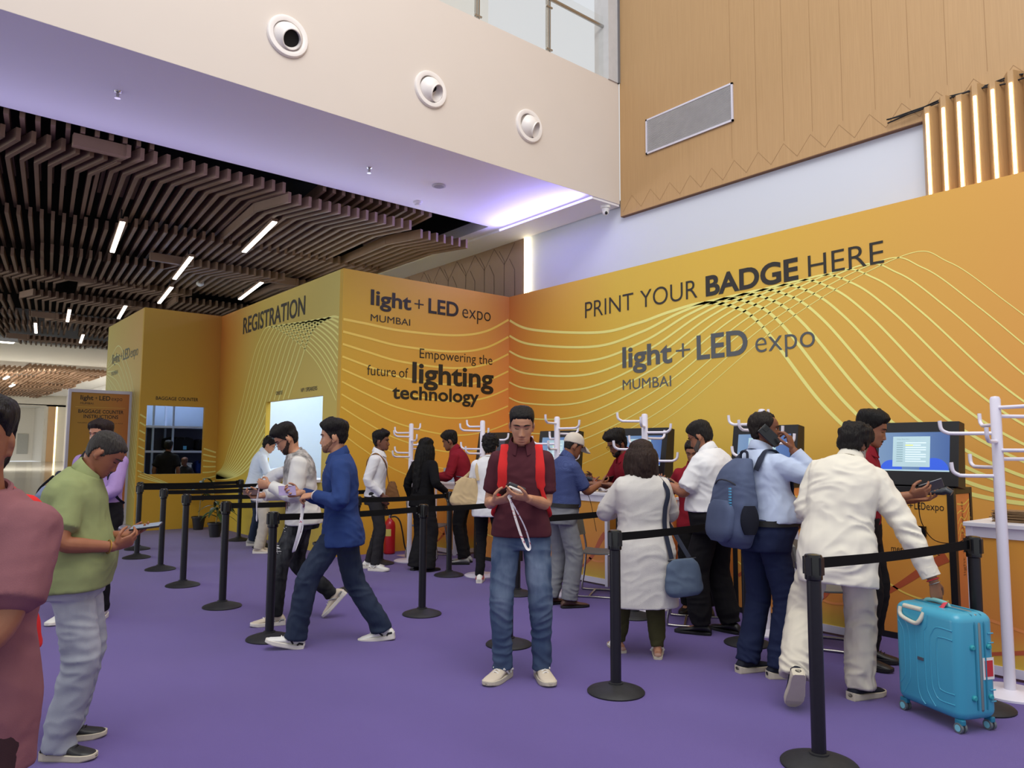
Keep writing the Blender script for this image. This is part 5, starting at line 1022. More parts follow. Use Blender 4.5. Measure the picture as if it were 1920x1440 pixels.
# 12 centre front
P12 = person('man in maroon polo and blue jeans standing at the centre, looking at his hands', 3.30, 3.88, 178, 1.815, lean=1, hunch=8, head=(2, 20, 0), skin_rgb=SKL, vox=.0045, hair_rgb=(24, 21, 20), hairp=dict(top=.013, sidet=.0045, backt=.006, rough=.0014, front=.108), sw=.91, girth=.98, belly=.02, face='down',
    feet={'R': (.12, .02, 0, -26, 0), 'L': (-.14, .0, 0, 14, 0)}, hands={'R': dict(w=(.18, .25, 1.17), f=(-.85, .35, .22), n=(-.15, -.45, .85), curls=[.55, .65, .75, .8], thumb=.7, pole=(.22, -.5, -1)), 'L': dict(w=(-.05, .27, 1.195), f=(.88, .32, .16), n=(-.05, -.40, .9), curls=[.3, .4, .5, .55], thumb=.3, pole=(-.3, -.5, -1))},
    shirt=shirt(F_maroon, **dict(polo, hem=-.04, flare=.015, grow=.016, sleeve=.44, wr=.006)), trousers=pants(J_blue, knee=.072, hem=.058, wr=.008, drop=.03, vox=.0075), shoes=('sneaker', [S_beige, S_gs, S_lace, S_white]))
# 13..17
P13 = person('man in light cap, blue checked shirt and grey trousers at the counter', 5.1, 5.40, -68, 1.70, lean=6, hunch=12, head=(0, 26, 0), skin_rgb=(140, 92, 66), hair_rgb=(40, 36, 34), hairp=dict(top=.004, sidet=.004, backt=.006, nape=-.02), cap=fab('cap_beige', (206, 196, 182)), girth=1.08, belly=.05, feet={'R': (.10, .04, 0, -6, 0), 'L': (-.10, -.06, 0, 6, 0)}, hands={'R': dict(w=(.06, .40, 1.17), f=(-.2, .95, .15), n=(-.7, .2, .6), curl=.5), 'L': dict(w=(-.10, .40, 1.17), f=(.25, .95, .1), n=(.3, 0, 1), curl=.4)}, shirt=shirt(F_check, **dict(polo, hem=.05, sleeve=.46, grow=.012)), trousers=pants(F_grey, top=.075, grow=.018, knee=.082, hem=.08, belt=S_blks), shoes=('oxford', [S_brown, S_blks]), vox=.0055)
P14 = person('bearded staff member in maroon shirt and glasses holding a scanner', 5.88, 5.14, 104, 1.74, lean=10, hunch=12, head=(4, 30, 0), skin_rgb=(126, 82, 60), beard=(.006, (26, 21, 19)), glasses=1, hairp=dict(top=.045, sidet=.014, quiff=.012, rough=.006), hands={'L': dict(w=(-.12, .32, 1.17), f=(.3, .9, .1), n=(0, 0, -1)), 'R': dict(w=(.16, .38, 1.20), f=(.1, .95, .25), n=(-1, 0, .1), curl=.9)}, shirt=shirt(F_staff, **dict(polo, sleeve=.5, hem=.0)), trousers=pants(F_black), shoes=('oxford', [S_blk, S_blks]), vox=.0065)
P15 = person('woman in long white kurta and olive leggings seen from behind', 4.36, 3.72, 6, 1.595, lean=3, hair='long', hairp=dict(length=.20, gather=.05, top=.03, sidet=.02, backt=.02, drape=0), hair_rgb=(52, 38, 32), face=None, girth=1.24, sw=1.0, bust=.03, skin_rgb=SKL, feet={'R': (.09, -.03, 0, -16, 0), 'L': (-.15, .16, 0, 8, 0)}, hands={'R': dict(w=(.12, .30, .98), f=(-.7, .7, .1), n=(0, 0, 1), pole=(.9, -.7, -.4)), 'L': dict(w=(-.14, .30, 1.02), f=(.7, .7, .1), n=(0, 0, 1), pole=(-.9, -.7, -.4))}, shirt=shirt(F_kurta, sleeve=.9, hem=-.12, grow=.014, flare=.03, skirt=(.36, .07), wr=.005, sr=[(0, .078), (.3, .074), (.5, .066), (1, .048)]), trousers=pants(F_olive, knee=.07, hem=.052, wr=.004), shoes=('sandal', [S_tan, S_gs, S_white]), vox=.006)
P16 = person('heavy man in short-sleeved white shirt and black trousers, looking down', 5.35, 3.78, 48, 1.79, lean=3, hunch=14, head=(8, 28, 0), skin_rgb=(158, 108, 80), beard=(.003, (96, 88, 82)), hair_rgb=(34, 30, 28), hairp=dict(top=.024, side=.02, nape=-.035, backt=.014), girth=1.28, belly=.06, sw=1.0, glasses=1, feet={'R': (.12, -.06, 0, -8, 0), 'L': (-.10, .1, 0, 18, 0)}, hands={'L': dict(w=(-.14, .36, 1.22), f=(.5, .8, .15), n=(.2, -.2, 1), curl=.5, pole=(-.6, -.3, -.9)), 'R': dict(w=(.1, .38, 1.2), f=(-.5, .8, .15), n=(0, 0, 1))}, shirt=shirt(F_white, **dict(polo, hem=.05, grow=.012, sleeve=.47, wr=.008, sr=[(0, .08), (.2, .078), (.48, .076), (1, .07)])), trousers=pants(F_black, top=.085, grow=.020, knee=.085, hem=.08), shoes=('oxford', [S_blk, S_blks]), vox=.0055)
P17 = person('staff member in maroon shirt hidden behind the heavy man in white', 5.92, 4.40, 160, 1.62, lean=4, head=(-10, 20, 0), skin_rgb=(150, 104, 78), hands={'R': dict(w=(.24, .02, .86), f=(0, .2, -1), n=(-1, 0, 0)), 'L': dict(w=(-.05, .3, 1.1), f=(.5, .8, 0), n=(0, 0, 1))}, shirt=shirt(F_staff, **polo), trousers=pants(F_black), shoes=('oxford', [S_blk, S_blks]), vox=.008)
# 18 man on the phone, 20 man with the suitcase, 21 staff with scanner
P18 = person('man in pale blue shirt talking on a phone, grey backpack on his back', 4.66, 2.92, -72, 1.79, lean=0, hunch=4, head=(-34, 2, 0), skin_rgb=(122, 78, 56), vox=.0048, hair_rgb=(40, 33, 29), hairp=dict(top=.012, sidet=.006, backt=.009, recede=16, front=.122, rough=.004), face='open', stache=True, girth=1.10, belly=.16, sw=1.02,
    feet={'R': (.10, .04, 0, -10, 0), 'L': (-.08, -.08, 0, 4, 0)}, hands={'R': dict(w=(.205, .115, 1.515), f=(-.25, -.1, 1), n=(-.85, -.5, -.1), curls=[.5, .6, .6, .6], thumb=.6, pole=(.45, .35, -1)), 'L': dict(w=(-.12, .40, 1.12), f=(.1, 1, .1), n=(.8, 0, .5), curl=.6)}, shirt=shirt(F_sky, **dict(full, hem=.065, grow=.008, wr=.006)), trousers=pants(F_navy, top=.09, grow=.022, knee=.074, hem=.076, belt=S_blks, drop=.03, wr=.006), shoes=('sneaker', [S_navy, S_gs]))
P20 = person('man in cream tunic and off-white trousers reaching down to a turquoise suitcase', 4.53, 2.315, -22, 1.76, lean=20, roll=10, hunch=10, twist=-6, head=(-34, 12, 12), skin_rgb=(140, 98, 72), vox=.0048, hair_rgb=(30, 26, 24), hairp=dict(top=.022, sidet=.02, backt=.026, nape=-.06, rough=.006, side=.02), beard=(.008, (188, 182, 174)), face='open', girth=1.06, belly=.03, sw=1.0, reach=1.2,
    feet={'R': (.10, .10, 0, -42, 0), 'L': (-.26, -.30, .13, 14, 56)}, hands={'R': dict(w=(.51, -.05, .75), f=(.15, .1, -1), n=(-.5, .75, -.1), curls=[.4, .45, .5, .55], thumb=.35, pole=(.6, -.7, .1)), 'L': dict(w=(-.04, .30, 1.10), f=(.6, .7, .1), n=(0, 0, 1), pole=(-.45, -.4, -.9))}, shirt=shirt(F_cream, sleeve=.96, cuffs=1, collar='shirt', hem=-.16, grow=.022, flare=.03, skirt=(.08, .02), wr=.010, sr=[(0, .082), (.25, .078), (.5, .066), (.8, .056), (1, .046)]), trousers=pants(F_offw, knee=.086, hem=.086, wr=.009, drop=.03), shoes=('sneaker', [S_navy, S_gs]))
P21 = person('young staff member in maroon shirt holding a phone and a scanner', 5.44, 2.60, -128, 1.815, lean=2, hunch=8, head=(8, 20, 0), skin_rgb=(150, 102, 74), vox=.005, hair_rgb=(20, 18, 17), hairp=dict(top=.028, quiff=.012, side=.035, sidet=.005, backt=.008, nape=-.01), stache=True, face='down', girth=.98, hands={'L': dict(w=(-.11, .34, 1.17), f=(.1, .95, .1), n=(.1, -.1, 1), curl=.45, pole=(-.3, -.8, -.7)), 'R': dict(w=(.10, .34, 1.21), f=(-.15, .95, .25), n=(-.8, 0, .6), curl=.5, thumb=.8)}, shirt=shirt(F_staff, **dict(full, hem=.0, grow=.012, sleeve=.80, cuffs=0)), trousers=pants(F_black, top=.07, grow=.014, knee=.074), shoes=('sneaker', [S_blk, S_blks, F_char, mat('teal_stripe', (60, 130, 140), .6)]))
# 22, 23 in the baggage room
M1 = person('man in black shirt seen from behind inside the baggage counter', 4.36, 16.35, 8, 1.68, face=None, skin_rgb=SKD, shirt=shirt(F_black, **tee), trousers=pants(F_black), shoes=('oxford', [S_blk, S_blks]), vox=.009, hairp=dict(top=.02))
M2 = person('man in dark clothes facing out behind the baggage counter, glasses on', 4.84, 16.75, 170, 1.34, face='open', skin_rgb=SKD, glasses=1, shirt=shirt(F_char, **tee), trousers=pants(F_black), shoes=('oxford', [S_blk, S_blks]), vox=.009, hair='none')

# ================================================================== THINGS WORN, CARRIED AND LEFT ON COUNTERS
def own(name, R, label, cat, group=None):
    t = thing(name, label, cat, (R.xy[0], R.xy[1], 0), R.rz, group); return t
def surf(R, h, ang, off, belly=0):
    k = R.k; w, f, b = (np.interp(h, TORSO[:, 0], TORSO[:, i]) for i in (1, 2, 3)); g = R.girth
    if h < .38: f += belly * math.exp(-((h - .10) / .13) ** 2); w += belly * .35 * math.exp(-((h - .10) / .14) ** 2)
    a = math.radians(ang); s, c = math.sin(a), math.cos(a); e = 2 / 2.5; w = w * R.sw if h > .25 else w
    p, M = spine(R, h * k); return p + M @ V3(((w * g * k + off) * math.copysign(abs(s) ** e, s), ((f if c > 0 else b) * g * k + off) * math.copysign(abs(c) ** e, c), 0))
def strap_path(R, sg, belly=0, off=.022, low=.06):
    P = [surf(R, .40, 180 - sg * 28, off, belly), surf(R, .45, 180 - sg * 34, off, belly)]
    for y, z in ((-.05, .515), (.0, .53), (.05, .505)): p, M = spine(R, (z - .04) * R.k); P.append(p + M @ V3((sg * .105 * R.k, y * R.k, .045 * R.k)))
    for h, a in ((.40, 34), (.30, 38), (.20, 50), (.12, 74), (low + .02, 105), (low, 135)): P.append(surf(R, h, sg * a, off, belly))
    return catmull([tuple(p) for p in P], 5)
def backpack(R, label, m, straps=(-1, 1), belly=0, h0=.02, h1=.46, w=.15, d=.085, strap_m=None, off=.022, bottom=1.0, marks=None, pocket=True, dx=0, drop=0):
    t = own('backpack', R, label, 'backpack'); k = R.k; Rg = []; n = 24
    for q in np.linspace(-1, 1, 15):
        h = (h0 + h1) / 2 + (h1 - h0) / 2 * q; p, M = spine(R, h * k); s = (1 - abs(q) ** 5 * .42) ; s = max(.35, s); ww = w * s * (bottom if q < 0 else bottom + (0.88 - bottom) * q); dd = d * s * (bottom if q < 0 else bottom + (.7 - bottom) * q)
        b = np.interp(h, TORSO[:, 0], TORSO[:, 3]) * R.girth * k; c = p + M @ V3((dx, -(b + .004 + dd), -drop))
        Rg.append([c + M @ V3((ww * math.copysign(abs(math.sin(a)) ** .6, math.sin(a)), dd * math.copysign(abs(math.cos(a)) ** .6, math.cos(a)), 0)) for a in np.linspace(0, 2 * PI, n, endpoint=False)])
    mb = MB(); mb.rings(Rg); me = remesh(mb, .012, 3); body = part('bag_body', me, m, t); wrinkle(me, .006, 3 + h0, (9, 9, 12))
    if pocket:
        Rg = []
        for q in np.linspace(-1, 1, 9):
            h = h0 + (h1 - h0) * (.08 + .46 * (q + 1) / 2); p, M = spine(R, h * k); s = max(.4, 1 - abs(q) ** 4 * .45); b = np.interp(h, TORSO[:, 0], TORSO[:, 3]) * R.girth * k; c = p + M @ V3((dx, -(b + .02 + d * 1.75 * bottom), -drop)); Rg.append([c + M @ V3((w * .74 * s * bottom * math.copysign(abs(math.sin(a)) ** .6, math.sin(a)), .05 * s * math.copysign(abs(math.cos(a)) ** .6, math.cos(a)), 0)) for a in np.linspace(0, 2 * PI, 20, endpoint=False)])
        MB().rings(Rg).build('front_pocket', m, t, True)
        zp = MB(); hh = h0 + (h1 - h0) * .62; pts = []
        for a in np.linspace(100, 260, 13): p = surf(R, hh + .06 * math.sin(math.radians((a - 100) / 160 * 180)), a, 0); p0, M = spine(R, hh * k); b = np.interp(hh, TORSO[:, 0], TORSO[:, 3]) * R.girth * k; c = p0 + M @ V3((dx, -(b + .018 + d), -drop)); aa = math.radians(a); pts.append(tuple(c + M @ V3((w * .98 * math.sin(aa) * (bottom + .9) / 2, d * .97 * math.cos(aa) * (bottom + .8) / 2, .09 * math.sin(math.radians((a - 100) / 160 * 180))))))
        zp.tube(pts, .005, 6); zp.build('zip', mat('zip_dark', (40, 42, 50), .5), t, True)
    p, M = spine(R, h1 * k); b = np.interp(h1, TORSO[:, 0], TORSO[:, 3]) * R.girth * k
    MB().tube(catmull([tuple(p + M @ V3((x_, -(b + .03), z_ - drop))) for x_, z_ in ((-.04 + dx, -.01), (-.03 + dx, .045), (.03 + dx, .045), (.04 + dx, -.01))], 5), .009, 8).build('top_handle', strap_m or m, t, True)
    for sg in straps:
        pth = strap_path(R, sg, belly, off); L = len(pth); MB().tube(pth, [(.031 if i < L * .62 else .014, .006) for i in range(L)], 10, ref=R.Mc @ V3((1, 0, 0))).build('shoulder_strap', strap_m or m, t, True)
    return t, body
M_gbp = fab('backpack_slate', (82, 92, 118), .08); M_gbd = fab('backpack_dark', (44, 48, 62)); M_brown = fab('bag_brown', (122, 84, 52), .15); M_beige = fab('bag_beige', (196, 172, 132), .08); M_hand = fab('bag_blue_grey', (88, 102, 122), .1)
backpack(P12, 'red backpack worn by the man in the centre, straps over his maroon polo', M_red_, belly=.02, off=.026, h0=-.06, h1=.44, w=.19)
t, bd = backpack(P18, 'large slate grey backpack worn by the man on the phone', M_gbp, belly=.08, h0=-.10, h1=.47, w=.165, d=.085, strap_m=M_gbd, bottom=1.18, off=.02)
k_ = P18.k; b = MB()
for i in range(8):
    h = .16 + .018 * i; p, M = spine(P18, h * k_); c = p + M @ V3((.11, -(.118 * P18.girth * k_ + .186), 0)); b.obox(c, (.016, .012, .010), Matrix(M.tolist()))
b.build('printed_dashes', mat('cyan_print', (90, 170, 210), .5), t)
p, M = spine(P18, -.03 * k_); c = p + M @ V3((.07, -(.125 * P18.girth * k_ + .192), 0)); MB().tube([tuple(c + M @ V3((x_, 0, z_))) for x_, z_ in ((-.035, .0), (-.02, .022), (.01, .022), (.035, .0), (.01, -.012), (-.02, -.012), (-.035, 0))], .003, 6).build('emblem', mat('cyan_print', (90, 170, 210)), t)
Pm = MB(); Rg = []
for q in np.linspace(-1, 1, 7): h = .09 + .09 * q; p, M = spine(P18, h * k_); c = p + M @ V3((.19, -(.112 * P18.girth * k_ + .10), 0)); Rg.append([c + M @ V3((.03 * (1 - .3 * q * q) * math.cos(a), .07 * (1 - .4 * q * q) * math.sin(a), 0)) for a in np.linspace(0, 2 * PI, 14, endpoint=False)])
Pm.rings(Rg).build('side_pocket', fab('mesh_black', (30, 32, 42)), t, True)
backpack(P3, 'dark backpack worn by the man in lilac, mainly its shoulder straps visible', M_gbd, w=.10, d=.06, strap_m=fab('strap_charcoal', (40, 40, 46)))
backpack(P2, 'grey blue backpack bulging behind the back of the man in green polo', fab('bag_pale_slate', (112, 120, 148)), straps=(), h0=.10, h1=.44, w=.14, d=.05, dx=-.14, strap_m=M_gbd)
MB_ = own('camera_strap_bag', P2, 'small black strap pouch hanging behind the man in green polo', 'pouch'); p, M = spine(P2, .33 * P2.k); b = MB(); b.obox(p + M @ V3((-.12, -.235, -.02)), (.12, .07, .10), Matrix(M.tolist())); b.build('pouch', M_bagk, MB_, bevel=.015); MB().tube(catmull([tuple(p + M @ V3(v)) for v in ((-.16, -.22, .03), (-.14, -.2, .10), (-.08, -.12, .17))], 5), .006, 8).build('strap', M_bagk, MB_, True)
def soft_bag(R, name, label, m, c, size, M=None, strap=None, strap_m=None, sr=(.014, .004), taper=.8, tri=0):
    t = own(name, R, label, 'bag'); M = M if M is not None else np.eye(3); Rg = []
    for q in np.linspace(-1, 1, 9):
        s = max(.4, 1 - abs(q) ** 6 * .3) * (1 + (taper - 1) * (q + 1) / 2); Rg.append([V3(c) + M @ V3((size[0] / 2 * s * math.copysign(abs(math.sin(a)) ** .7, math.sin(a)), size[1] / 2 * (1 - .55 * (q + 1) / 2) * s * math.copysign(abs(math.cos(a)) ** .7, math.cos(a)), size[2] / 2 * q - tri * math.sin(a) ** 2 * (q < 0))) for a in np.linspace(0, 2 * PI, 22, endpoint=False)])
    mb = MB(); mb.rings(Rg); me = remesh(mb, .009, 3); part('bag_body', me, m, t); wrinkle(me, .007, c[0] * 9, (9, 9, 9))
    top = V3(c) + M @ V3((0, 0, size[2] / 2)); MB().tube([tuple(top + M @ V3((-size[0] * .36, 0, -.004))), tuple(top + M @ V3((size[0] * .36, 0, -.004)))], .006, 8).build('zip', mat('zip_dark', (40, 42, 50), .5), t, True)
    if strap: MB().tube(catmull([tuple(p) for p in strap], 6), [sr] * ((len(strap) - 1) * 6 + 1), 8, ref=(1, 0, 0)).build('strap', strap_m or m, t, True)
    return t
sh = P15.sh['R']; soft_bag(P15, 'handbag', 'blue grey handbag hanging from the shoulder of the woman in the kurta', M_hand, (.235, -.20, .60), (.31, .13, .26), rotm(0, -4, 10), [(.15, -.20, .73), tuple(surf(P15, .10, 150, .035)), tuple(surf(P15, .25, 148, .03)), tuple(surf(P15, .40, 145, .028)), tuple(sh + V3((-.07, -.03, .085))), tuple(sh + V3((-.07, .05, .06))), tuple(surf(P15, .30, 35, .03)), tuple(surf(P15, .08, 80, .06)), (.30, -.14, .73)], M_gbd, (.017, .004))
soft_bag(P8, 'shoulder_bag', 'brown cloth shoulder bag at the hip of the young man in white', M_brown, (-.06, .20, .98), (.10, .24, .24), None, [(-.05, .16, 1.08), tuple(surf(P8, .25, -20, .02)), tuple(surf(P8, .42, 15, .02)), tuple(P8.sh['R'] + V3((-.05, 0, .075))), tuple(surf(P8, .40, 150, .02)), tuple(surf(P8, .2, 200, .02)), (-.2, .05, 1.05)], M_brown)
soft_bag(P11, 'shoulder_bag', 'slouchy beige shoulder bag on the person in the white T-shirt', M_beige, (-.24, -.10, 1.02), (.40, .20, .34), rotm(0, 8, 20), [(-.10, -.12, 1.16), tuple(surf(P11, .40, 215, .03)), tuple(P11.sh['L'] + V3((.06, -.02, .08))), tuple(P11.sh['L'] + V3((.06, .05, .06))), (-.30, .10, 1.2), (-.38, -.05, 1.12)], M_beige, (.018, .004), taper=.62)

M_phone = mat('phone_black', (26, 27, 30), .25, .1); M_pscr = emit('phone_screen', (120, 130, 144), .3); M_lan = N('lanyard_white'); cl = M_lan.ramp(M_lan.noise(34, 1), [(0, lin((232, 228, 228))), (.62, lin((232, 228, 228))), (.66, lin((196, 60, 70))), (.70, lin((74, 84, 150))), (.74, lin((232, 228, 228)))]); M_lan.t.links.new(cl, M_lan.b.inputs['Base Color']); M_lan.b.inputs['Roughness'].default_value = .7; M_lan = M_lan.m
def frame(R, s):
    h = R.HF[s]; f = nrm(h['f']); n = nrm(V3(h['n']) - f * np.dot(h['n'], f)); return f, n, np.cross(f, n) * (1 if s == 'R' else -1)
def slab(R, s, name, label, cat, size, m, off=(0, 0, 0), tilt=(0, 0, 0), screen=None, back=None, bevel=.004, along='f'):
    """a flat thing held in hand s: size along the fingers, across, thick"""
    f, n, t = frame(R, s); g = R.grip[s][0]; B = np.stack([f, t, n], 1) if along == 'f' else np.stack([t, -f, n], 1); B = B @ rotm(*tilt); c = g + B @ V3(off); o = own(name, R, label, cat); MB().obox(c, size, Matrix(B.tolist())).build(cat.replace(' ', '_') + '_body', m, o, bevel=bevel)
    if screen: MB().obox(c + B @ V3((0, 0, size[2] / 2 + .0006)), (size[0] * .94, size[1] * .9, .0008), Matrix(B.tolist())).build('screen', screen, o)
    if back: MB().obox(c + B @ V3((size[0] * .34, size[1] * .22, -size[2] / 2 - .001)), (.026, .026, .003), Matrix(B.tolist())).build('camera_bump', back, o)
    return o, c, B
slab(P2, 'L', 'phone', 'smartphone held by the man in green polo, screen lit', 'phone', (.15, .074, .009), M_phone, (.045, -.01, .005), screen=M_pscr)
slab(P12, 'L', 'phone', 'dark phone shaped device held by the man in the centre', 'phone', (.12, .075, .022), mat('device_slate', (52, 54, 60), .35), (-.005, .0, .026), (8, -14, 0), bevel=.008)
slab(P12, 'L', 'power_bank', 'white power bank under the dark device in the centre man\'s hand', 'power bank', (.105, .066, .018), S_white, (-.005, .0, .004), (8, -14, 0), bevel=.008)
M_cardp = mat('badge_purple', (120, 100, 150), .4, var=.3, scale=18); M_cardb = mat('badge_brown', (74, 54, 52), .35, var=.4, scale=20)
_, c12, B12 = slab(P12, 'R', 'badge_card', 'dark printed badge held in the centre man\'s right hand', 'badge', (.105, .14, .002), M_cardb, (.02, -.01, .006), (0, 0, 20), bevel=.0005)
_, c6, B6 = slab(P6, 'R', 'badge_card', 'brown badge held low by the man in the printed sweatshirt', 'badge', (.13, .085, .002), M_cardb, (.0, 0, .004), bevel=.0005)
_, c7, B7 = slab(P7, 'R', 'badge_card', 'lilac badge held by the man in the blue shirt', 'badge', (.13, .09, .002), M_cardp, (.01, 0, .002), bevel=.0005)
slab(P21, 'R', 'phone', 'grey phone held up by the young staff member in maroon', 'phone', (.155, .075, .010), mat('phone_grey', (84, 88, 96), .3, .3), (.05, .0, .008), (0, -12, 0), screen=M_blackgloss)
slab(P13, 'R', 'phone', 'phone held out by the man in the cap', 'phone', (.15, .074, .010), M_phone, (.04, 0, .006))
slab(P16, 'L', 'phone', 'phone held by the heavy man in white', 'phone', (.15, .074, .010), mat('phone_blue', (76, 84, 116), .3), (.03, 0, .006), screen=M_pscr)
slab(P10, 'R', 'badge_card', 'white card handed over by the staff member at the farthest counter', 'badge', (.14, .1, .002), F_white, (.05, 0, .004), bevel=.0005)
o = own('phone', P18, 'black phone pressed to the ear of the man in pale blue', 'phone'); c = P18.T([(.100, .030, .006)])[0]; u = nrm(P18.T([(.085, .085, -.05)])[0] - P18.T([(.092, -.03, .06)])[0]); v = nrm(P18.Mh @ V3((1, .25, .1))); v = nrm(v - u * np.dot(u, v)); B = np.stack([u, np.cross(v, u), v], 1)
MB().obox(c, (.16, .078, .010), Matrix(B.tolist())).build('phone_body', M_phone, o, bevel=.005); b = MB(); b.obox(c + B @ V3((-.052, .014, .006)), (.036, .036, .003), Matrix(B.tolist())); b.build('camera_bump', M_blackgloss, o, bevel=.002)
def lanyard(R, label, path, w=.009):
    t = own('lanyard', R, label, 'lanyard', None); P = catmull([tuple(map(float, p)) for p in path], 7); MB().tube(P, [(w, .0012)] * len(P), 8, ref=(1, .3, 0)).build('ribbon', M_lan, t, True); MB().obox(path[0], (.014, .008, .02)).build('clip', M_chrome, t); return t
g = P12.grip['L'][0]; lanyard(P12, 'white printed lanyard dangling from the hands of the centre man', [c12 + V3((-.05, .02, .0)), g + V3((.03, .02, -.03)), g + V3((.02, .03, -.06)), g + V3((-.01, .04, -.16)), g + V3((-.05, .03, -.28)), g + V3((-.085, .03, -.355)), g + V3((-.105, .03, -.34)), g + V3((-.075, .045, -.23)), g + V3((-.02, .055, -.12)), g + V3((.02, .04, -.055))], .011)
g = P6.grip['L'][0]; lanyard(P6, 'white lanyard pinched up by the man in the printed sweatshirt', [g + V3((.02, .0, .0)), g + V3((.03, .01, -.06)), g + V3((.035, .02, -.17)), g + V3((.05, .03, -.30)), g + V3((.02, .02, -.31)), g + V3((.03, .03, -.17)), g + V3((.02, .01, -.02))], .011)
g = P7.grip['L'][0]; lanyard(P7, 'white printed lanyard swinging below the hands of the man in blue', [g + V3((.05, .0, -.01)), g + V3((.02, .02, -.06)), g + V3((.0, .0, -.2)), g + V3((.04, .05, -.36)), g + V3((.0, .06, -.38)), g + V3((-.03, .02, -.22)), g + V3((.01, .0, -.03))], .013)
def band(R, s, name, m, r=.031, back=.012, th=.004, n=1):
    f = nrm(R.HF[s]['f']); ff = nrm(R.wr[s] - R.el[s]); a = R.wr[s] - ff * back; u = nrm(np.cross(ff, (0.3, .2, 1))); v = np.cross(ff, u)
    MB().tube([tuple(a + (u * math.cos(q) + v * math.sin(q)) * r) for q in np.linspace(0, 2 * PI, 21)], th, 6, ref=ff).build(name, m, R.obj, True)
band(P20, 'R', 'red_thread', mat('red_thread', (200, 50, 56), .8), .033); band(P20, 'R', 'bracelet', M_chrome, .031, -.01, .0025); band(P2, 'R', 'bracelet', mat('gold', (196, 150, 70), .3, .8), .033, .02, .003); band(P16, 'L', 'watch_strap', S_blk, .034, .03, .008); band(P7, 'L', 'bracelet', S_white, .033, .004, .004); band(P14, 'R', 'orange_thread', mat('orange_thread', (216, 90, 50), .8), .033, .01, .004)
M_scan = mat('scanner_grey', (58, 64, 72), .4, var=.08)
def scanner(R, s, label, col, cable):
    f, n, t = frame(R, s); g = R.grip[s][0] + n * .012; o = own('barcode_scanner', R, label, 'scanner'); B = Matrix(np.stack([f, t, n], 1).tolist())
    MB().tube([g - f * .07, g - f * .02, g + f * .05, g + f * .085], [(.017, .014), (.02, .017), (.021, .019), (.03, .022)], 12, ref=t).build('grip', M_scan, o, True); MB().tube([g + f * .08, g + f * .11 + n * .01, g + f * .14 - n * .012], [(.032, .024), (.036, .026), (.026, .02)], 12, ref=t).build('head', col, o, True)
    if cable is not None: MB().tube(catmull([tuple(g - f * .07)] + [tuple(p) for p in cable], 7), .0035, 6).build('cable', M_blackgloss, o, True)
    return o
iv = lambda R, p: (lambda d: V3((math.cos(R.rz) * d[0] + math.sin(R.rz) * d[1], -math.sin(R.rz) * d[0] + math.cos(R.rz) * d[1], p[2])))(V3(p) - V3((R.xy[0], R.xy[1], 0)))
scanner(P21, 'L', 'dark barcode scanner with a dangling cable, held by the young staff member', M_scan, [iv(P21, (5.72, 2.3, 1.02)), iv(P21, (5.95, 2.3, .86)), iv(P21, (6.2, 2.22, .84)), iv(P21, (6.4, 2.2, .95)), iv(P21, (6.6, 2.28, 1.0))])
scanner(P14, 'R', 'orange and black barcode scanner held by the bearded staff member', mat('scanner_orange', (210, 96, 58), .45), [iv(P14, (5.75, 5.75, 1.12)), iv(P14, (6.0, 5.98, 1.06)), iv(P14, (6.17, 6.05, .95)), iv(P14, (6.17, 5.95, .6))])

# the turquoise suitcase
M_tq = mat('turquoise_shell', (66, 158, 186), .32, var=.03, scale=4); M_tqd = mat('turquoise_dark', (34, 122, 150), .45, var=.05); M_zip = mat('zip_grey', (120, 132, 134), .4, .3); M_hd = mat('handle_cream', (206, 202, 184), .45, var=.04)
SX = Vector((-.40, -.92, 0)).normalized(); srz = math.atan2(SX.y, SX.x)
t = thing('suitcase', 'turquoise hard-shell suitcase standing on its wheels at the right', 'suitcase', (4.69, 1.795, 0), srz)
W2, D2, Z0, Z1 = .225, .13, .062, .63
def rbox(a, b, r, n=6):
    R = []; N_ = 8
    def ring(z, ins):
        x0, x1, y0, y1 = a[0] + ins, b[0] - ins, a[1] + ins, b[1] - ins; rr = max(.004, r - ins * .6); P = []
        for cx, cy, a0 in ((x1 - rr, y1 - rr, 0), (x0 + rr, y1 - rr, 90), (x0 + rr, y0 + rr, 180), (x1 - rr, y0 + rr, 270)):
            for i in range(N_ + 1): q = math.radians(a0 + 90 * i / N_); P.append((cx + rr * math.cos(q), cy + rr * math.sin(q), z))
        return P
    for i in range(n, -1, -1): q = PI / 2 * i / n; R.append(ring(a[2] + r * (1 - math.sin(q)), r * (1 - math.cos(q))))
    for i in range(n + 1): q = PI / 2 * i / n; R.append(ring(b[2] - r * (1 - math.sin(q)), r * (1 - math.cos(q))))
    return MB().rings(R)
rbox((-W2, -D2, Z0), (W2, D2, Z1), .05).build('shell', M_tq, t, True)
b = MB(); b.tube([(x_, 0.02, z_) for x_, z_ in [(W2 + .001, Z0 + .06), (W2 + .001, Z1 - .06), (W2 - .02, Z1 - .012), (W2 - .06, Z1 + .001), (-W2 + .06, Z1 + .001), (-W2 + .02, Z1 - .012), (-W2 - .001, Z1 - .06), (-W2 - .001, Z0 + .06), (-W2 + .02, Z0 + .012), (-W2 + .06, Z0), (W2 - .06, Z0), (W2 - .02, Z0 + .012), (W2 + .001, Z0 + .06)]], [(.009, .004)] * 13, 8, ref=(0, 1, 0)); b.build('zip', M_zip, t, True)
b = MB()
for y_ in (-.012, .052): b.tube([(x_, y_, z_) for x_, z_ in [(W2 + .001, Z0 + .06), (W2 + .001, Z1 - .06), (W2 - .02, Z1 - .012), (W2 - .06, Z1 + .001), (-W2 + .06, Z1 + .001), (-W2 + .02, Z1 - .012)]], .0055, 8)
b.build('seam_rims', M_tqd, t, True)
ribs = MB(); yf = -D2
